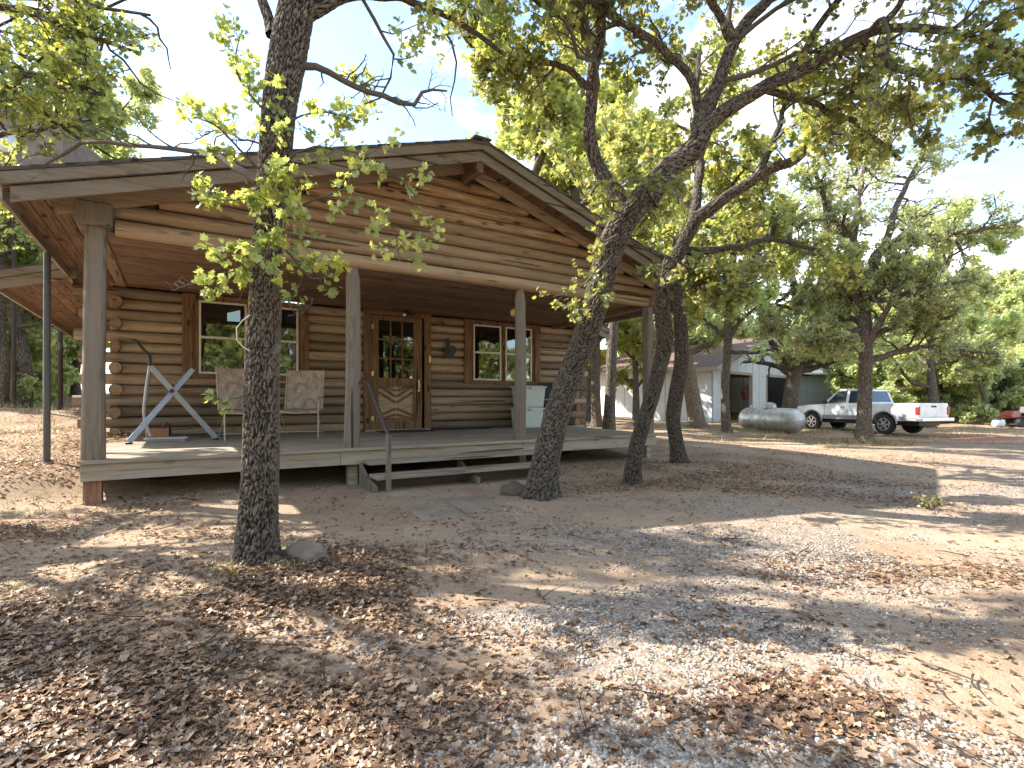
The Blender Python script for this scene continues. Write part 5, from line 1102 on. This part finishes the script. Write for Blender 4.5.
LX=[PX([(-130,60,5.4,12),(-60,10,5.4,9),(10,8,5.4,7),(70,30,5.3,5),(130,50,5.2,3)]),PX([(-150,120,5.4,12),(-70,70,5.5,9),(0,62,5.5,7),(50,85,5.4,5),(105,95,5.3,3)]),PX([(-150,140,5.5,12),(-60,110,5.6,8),(-5,82,5.6,6),(40,112,5.5,4.5),(82,142,5.4,3)]),
 PX([(-140,30,5.4,10),(-60,-40,5.4,8),(20,-30,5.3,6),(90,5,5.2,4),(150,15,5.1,2.5)]),PX([(-140,180,5.6,10),(-60,150,5.7,7),(0,135,5.7,5),(50,128,5.6,3.5),(90,120,5.6,2)]),PX([(-140,230,6.6,10),(-60,190,6.7,7),(-10,190,6.8,5),(15,215,6.8,3.5),(30,235,6.8,2)])]
offt(-7.6,4.6,7.0,.17,10,(2.2,3.4),31,'oak left of the frame whose leafy branches hang into the top left corner',extra=LX,nleaf=8,ls=.062,filt=keepleft)
offt(-9.3,2.9,5.6,.16,11,(1.6,2.8),32,'lower oak out of the picture to the left, shading the leafy foreground',ls=.10,filt=lambda p,r:~((p[:,1]>.2)&((512+p[:,0]/np.maximum(p[:,1],.3)*F)>-5)))
# prototypes of woodland trees
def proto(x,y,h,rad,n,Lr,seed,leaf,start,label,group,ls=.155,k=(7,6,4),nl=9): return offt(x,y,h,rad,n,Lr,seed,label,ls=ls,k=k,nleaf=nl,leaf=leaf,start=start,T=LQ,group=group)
GB=('oak in the belt of trees right behind the cabin roof','oaks right behind the cabin')
GR=('oak of the woods along the back of the yard on the right','oaks of the right-hand woods')
GL=('oak of the woods left behind the cabin','oaks of the left-hand woods')
GS=('leafy brush along the edge of the right-hand woods','brush at the edge of the woods')
pA=proto(3.2,20,10.5,.19,11,(2.2,3.6),51,'leafyel',.3,*GB)
pB=proto(22,33,9.5,.18,12,(2.2,3.4),52,'leaffar',.22,*GR)
pC=proto(28,36,8.5,.15,12,(2.0,3.0),53,'leafyel',.18,*GR)
pD=proto(-14,19,9,.17,11,(2.2,3.4),54,'leaffar',.25,*GL)
pS=proto(19.5,27.5,3.2,.07,11,(1.1,1.9),55,'leaffar',.05,*GS,ls=.13)
def put(p,x,y,s,lab): copy_tree(p,(x,y,g(x,y)-.05),random.uniform(0,6.28),s,lab[0],lab[1])
for i,(x,y,s) in enumerate([(1.2,17.0,1.35),(18.5,23.5,1.1),(21.5,27,1.15),(2.3,19,1.45),(3.4,25,1.6),(0.8,21.5,1.08),(3.0,28,1.4),(9,36,1.6),(13,38,1.5),(-1.5,24.5,1.0),(10,33,1.15),(6.5,35,1.3),(1.5,33,1.35),(14,36,1.2),(-4,27,.85),(-9,30,.85)]): put([pA,pB,pC][i%3],x,y,s,GB)
k_=0
for row,(Y,n,s0) in enumerate(((30,8,.85),(36,10,1.0),(43,11,1.15),(52,11,1.3))):
    for i in range(n):
        px=800+ (330*(i+.5)/n)+random.uniform(-18,18); Yv=Y+random.uniform(-2,2)
        if row==0 and px<900: continue
        x=(px-512)/F*Yv; put([pB,pC,pB][k_%3],x,Yv,s0*random.uniform(.8,1.15),GR); k_+=1
for i in range(7):
    px=640+i*28; Yv=40+random.uniform(-2,3); put([pB,pC][i%2],(px-512)/F*Yv,Yv,random.uniform(.95,1.2),GR)
for i in range(22):
    Yv=random.uniform(14,34); px=random.uniform(-60,95); x=(px-512)/F*Yv
    if Yv<19 and px>30: px-=60; x=(px-512)/F*Yv
    put([pD,pC,pB][i%3],x,Yv,random.uniform(.75,1.15),GL)
for i in range(24):
    px=868+i*7.5+random.uniform(-4,4); Yv=random.uniform(27.5,33); put(pS,(px-512)/F*Yv,Yv,random.uniform(.7,1.3),GS)
GC=('oak across the drive behind the camera','oaks behind the camera')
for i in range(13):
    x=-22+i*4.2+random.uniform(-1,1); y=random.uniform(-20,-12); put([pB,pD,pC][i%3],x,y,random.uniform(.8,1.1),GC)
for i in range(9):
    put(pC,-16+i*5+random.uniform(-1,1),random.uniform(-30,-24),random.uniform(1.2,1.5),GC)
for i in range(16):
    a=R(-70+i*4.2); d_=random.uniform(17,30); put([pC,pB][i%2],3+d_*math.cos(a),3+d_*math.sin(a),random.uniform(.9,1.2),GC)
for i in range(12): put(pS,-14+i*3.2,random.uniform(-13,-9),random.uniform(.9,1.3),('leafy brush across the drive behind the camera','brush behind the camera'))
GS2=('low leafy brush in the woods left of the cabin','brush left of the cabin')
for i in range(12):
    Yv=random.uniform(15,24); px=random.uniform(-20,85); put(pS,(px-512)/F*Yv,Yv,random.uniform(.55,1.0),GS2)
# ================================================================= LITTER, GRAVEL, GRASS
def sample(n,dens,x0,x1,y0,y1,pw=1.4,seed=0):
    r=np.random.default_rng(seed); out=[]
    tot=0
    while tot<n:
        m=60000; u=r.random(m); e=1-pw; y=(y0**e+u*(y1**e-y0**e))**(1/e); x=r.uniform(-1,1,m)*(y*1.05+.4)
        k=r.random(m)<dens(x,y); x,y=x[k],y[k]; out.append(np.c_[x,y]); tot+=len(x)
    return np.concatenate(out)[:n]
def onslab(p): return p
def inhouse(x,y):
    dx,dy=x-X0,y-Y0; u=dx*CS+dy*SN; n=-dx*SN+dy*CS; return (u>.2)&(u<8.6)&(n>.25)
r=np.random.default_rng(77)
def ld(x,y): return np.clip(m_leaf(x,y)*1.0+.02+.04*(y>9),0,1)*(~inhouse(x,y))
p=sample(60000,ld,-9,12,1.35,19,1.55,5); n=len(p); L_=m_leaf(p[:,0],p[:,1])
z=H(p[:,0],p[:,1])+.006+r.random(n)*.02*np.clip(L_,0,1)
az=r.uniform(0,6.283,n); D=np.c_[np.cos(az),np.sin(az),r.normal(size=n)*.22]; up=unit(np.c_[r.normal(size=(n,2))*.25,np.ones(n)])
grp=r.integers(0,8,n); Vs=[];F3s=[];F4s=[];As=[];off=0
for q in range(8):
    if q<5: v=LT[0]*np.array([r.uniform(.75,1.15),1,1])+r.normal(size=LT[0].shape)*np.array([.07,.07,.06]); tt=(LT[1],LT[2])
    else: v=LQ[0]*np.array([.8,1,1])+r.normal(size=LQ[0].shape)*np.array([.08,.08,.08]); tt=(LQ[1],LQ[2])
    v[:,2]+=r.uniform(.05,.45)*v[:,0]**2+r.uniform(-.2,.45)*(v[:,1]-.5)**2
    k=grp==q; V,fs,a=scatter((v,*tt),np.c_[p,z][k],D[k],up[k],.039*r.uniform(.4,1.25,k.sum()))
    Vs.append(V);F3s.append(fs[0]+off);F4s+=([fs[1]+off] if len(fs)>1 else []);As.append(a);off+=len(V)
tag(npmesh('fallen_leaves',np.concatenate(Vs),[np.concatenate(F3s),np.concatenate(F4s)],M['litter'],None,dict(rnd=np.concatenate(As))),'dry brown oak leaves strewn thickly over the sandy ground','leaf litter',kind='stuff')
# gravel
bm=bmesh.new(); bmesh.ops.create_icosphere(bm,subdivisions=1,radius=1); iv=np.array([v.co[:] for v in bm.verts]); bm.faces.ensure_lookup_table(); ifc=np.array([[v.index for v in f.verts] for f in bm.faces]); bm.free()
def stones(name,n,dens,smin,smax,seed,mat,label,cat,pw=1.6,ymax=13):
    r=np.random.default_rng(seed); p=sample(n,dens,-9,12,1.35,ymax,pw,seed); n=len(p)
    vs=[]; 
    s=r.uniform(smin,smax,n)*r.uniform(.6,1.2,n); sc=np.c_[r.uniform(.8,1.5,n),r.uniform(.7,1.1,n),r.uniform(.4,.7,n)]*s[:,None]
    var=iv*(1+r.normal(size=(12,len(iv),1))*.16); q=var[r.integers(0,12,n)]*sc[:,None,:]; az=r.uniform(0,6.283,n); c_,s_=np.cos(az)[:,None],np.sin(az)[:,None]
    X=q[...,0]*c_-q[...,1]*s_; Yq=q[...,0]*s_+q[...,1]*c_; Z=q[...,2]+r.normal(size=(n,1))*.25*X*0
    z=H(p[:,0],p[:,1])+sc[:,2]*r.uniform(-.15,.4,n); V=np.stack([X+p[:,0:1],Yq+p[:,1:2],Z+z[:,None]],-1).reshape(-1,3); Fc=(ifc[None]+(np.arange(n)*len(iv))[:,None,None]).reshape(-1,3)
    return tag(npmesh(name,V,Fc,mat,None,dict(rnd=np.repeat(r.random(n),len(iv)))),label,cat,kind='stuff')
def stonemat():
    m,t,b=newmat('pale crushed limestone'); at=N(t,'ShaderNodeAttribute',attribute_name='rnd'); c=ramp(t,[(0,(.13,.105,.08)),(.3,(.24,.205,.165)),(.7,(.35,.315,.265)),(.93,(.48,.44,.38)),(.97,(.36,.24,.15)),(1,(.4,.28,.19))],at.outputs['Fac'])
    n=noise(t,coords(t),70,4,.7); c=mixc(t,ramp(t,[(.4,0),(.8,.4)],n),c,(.30,.24,.18)); t.links.new(c,b.inputs['Base Color']); b.inputs['Roughness'].default_value=.9; b.inputs['Specular IOR Level'].default_value=.2; return m
M['stone']=stonemat()
stones('gravel',62000,lambda x,y:np.clip(m_grav(x,y)*.75+.02,0,1)*(~inhouse(x,y)),.004,.012,9,M['stone'],'pale grey limestone gravel spread over the sandy drive','gravel')
# twigs are part of the litter
r=np.random.default_rng(91); n=420; p=sample(n,lambda x,y:np.clip(ld(x,y)+.08,0,1),-8,9,1.4,11,1.5,17); az=r.uniform(0,6.283,n)
Pt,Rd=grow(np.c_[p,H(p[:,0],p[:,1])+.022],np.c_[np.cos(az),np.sin(az),r.normal(size=n)*.05],r.uniform(.06,.32,n),r.uniform(.002,.0055,n),5,.13,0,.4,r)
Pt[:,:,2]=np.maximum(H(Pt[:,:,0].ravel(),Pt[:,:,1].ravel()).reshape(n,-1)+.012,Pt[:,:,2]*.3+.7*(H(Pt[:,:,0].ravel(),Pt[:,:,1].ravel()).reshape(n,-1)+.022))
V,Q,uv=tubes(Pt,Rd,5); tag(npmesh('fallen_twigs',V,Q,M['barkfar'],None,dict(ridge=np.full(len(V),.6)),True,uv=uv),'thin broken grey twigs scattered among the leaves','twigs',kind='stuff')
# grass
def grass(name,spots,label,seed,mat='grass'):
    r=np.random.default_rng(seed); P_=[];Dd=[];S=[]
    for x,y,rad,n,h in spots:
        q=r.normal(size=(n,2))*rad; xs,ys=x+q[:,0],y+q[:,1]; zs=H(xs,ys); P_.append(np.c_[xs,ys,zs]); Dd.append(np.c_[r.normal(size=(n,2))*.45,np.ones(n)]); S.append(h*r.uniform(.4,1.2,n))
    P_=np.concatenate(P_);Dd=np.concatenate(Dd);S=np.concatenate(S)
    T=(np.array([(-.03,0,0),(.03,0,0),(.022,.5,.05),(-.022,.5,.05),(0,1,.2)]),np.array([(3,2,4)]),np.array([(0,1,2,3)]))
    V,fs,a=scatter(T,P_,Dd,unit(r.normal(size=P_.shape)*np.array([1,1,.1])),S); return tag(npmesh(name,V,fs,M[mat],None,dict(rnd=a)),label,'grass',kind='stuff')
sp=[(-3.0,3.1,.12,60,.07),(-1.75,3.25,.06,50,.10),(-2.2,3.0,.2,50,.06),(-4.5,5.1,.3,160,.09),(-1.45,3.35,.05,40,.09),(-6,8,1.2,500,.12),(-9,11,2,900,.18),(-13,16,3,1500,.25)]
for i in range(60):
    px=random.uniform(690,1020); Yv=random.uniform(14,28); sp.append(((px-512)/F*Yv,Yv,.5,90,.16))
for i in range(14): sp.append((tcx.x+random.uniform(-1.6,1.6),tcx.y+random.uniform(-1.2,.6),.25,70,.22))
for i in range(10): sp.append((9.7+random.uniform(-.5,.6),14.5+random.uniform(-.4,.4),.25,70,.2))
grass('dry_grass',sp,'tufts of short dry yellow-green grass on the sandy yard',3)
def plant(px,py,label,n,h,seed,leaf='leaffar',ls=.05):
    Y=(EYE-.02)*F/(py-HY); x=(px-512)/F*Y; z=g(x,Y); r=np.random.default_rng(seed)
    root=empty('small_plant',(x,Y,z),0,label,'plant'); P0=r.normal(size=(n,3))*np.array([.03,.03,0]); D=np.c_[r.normal(size=(n,2))*.8,np.ones(n)]
    Pt,Rd=grow(P0,D,h*r.uniform(.6,1.2,n),np.full(n,.004),6,.15,-.03,.5,r); V,Q,uv=tubes(Pt,Rd,4); npmesh('stem',V,Q,M['barkfar'],root,dict(ridge=np.full(len(V),.6)),True,uv=uv)
    LA=LAcc(); LA.add(leaves_on(Pt,9,ls,LQ,r,.01)); LA.build('foliage',M[leaf],root,np.zeros(3))
plant(930,508,'low sprawling green weed on the drive at the right',24,.2,5,ls=.04,leaf='grass')
plant(267,566,'tiny bright green sprout at the foot of the nearest oak',6,.10,6,ls=.035)
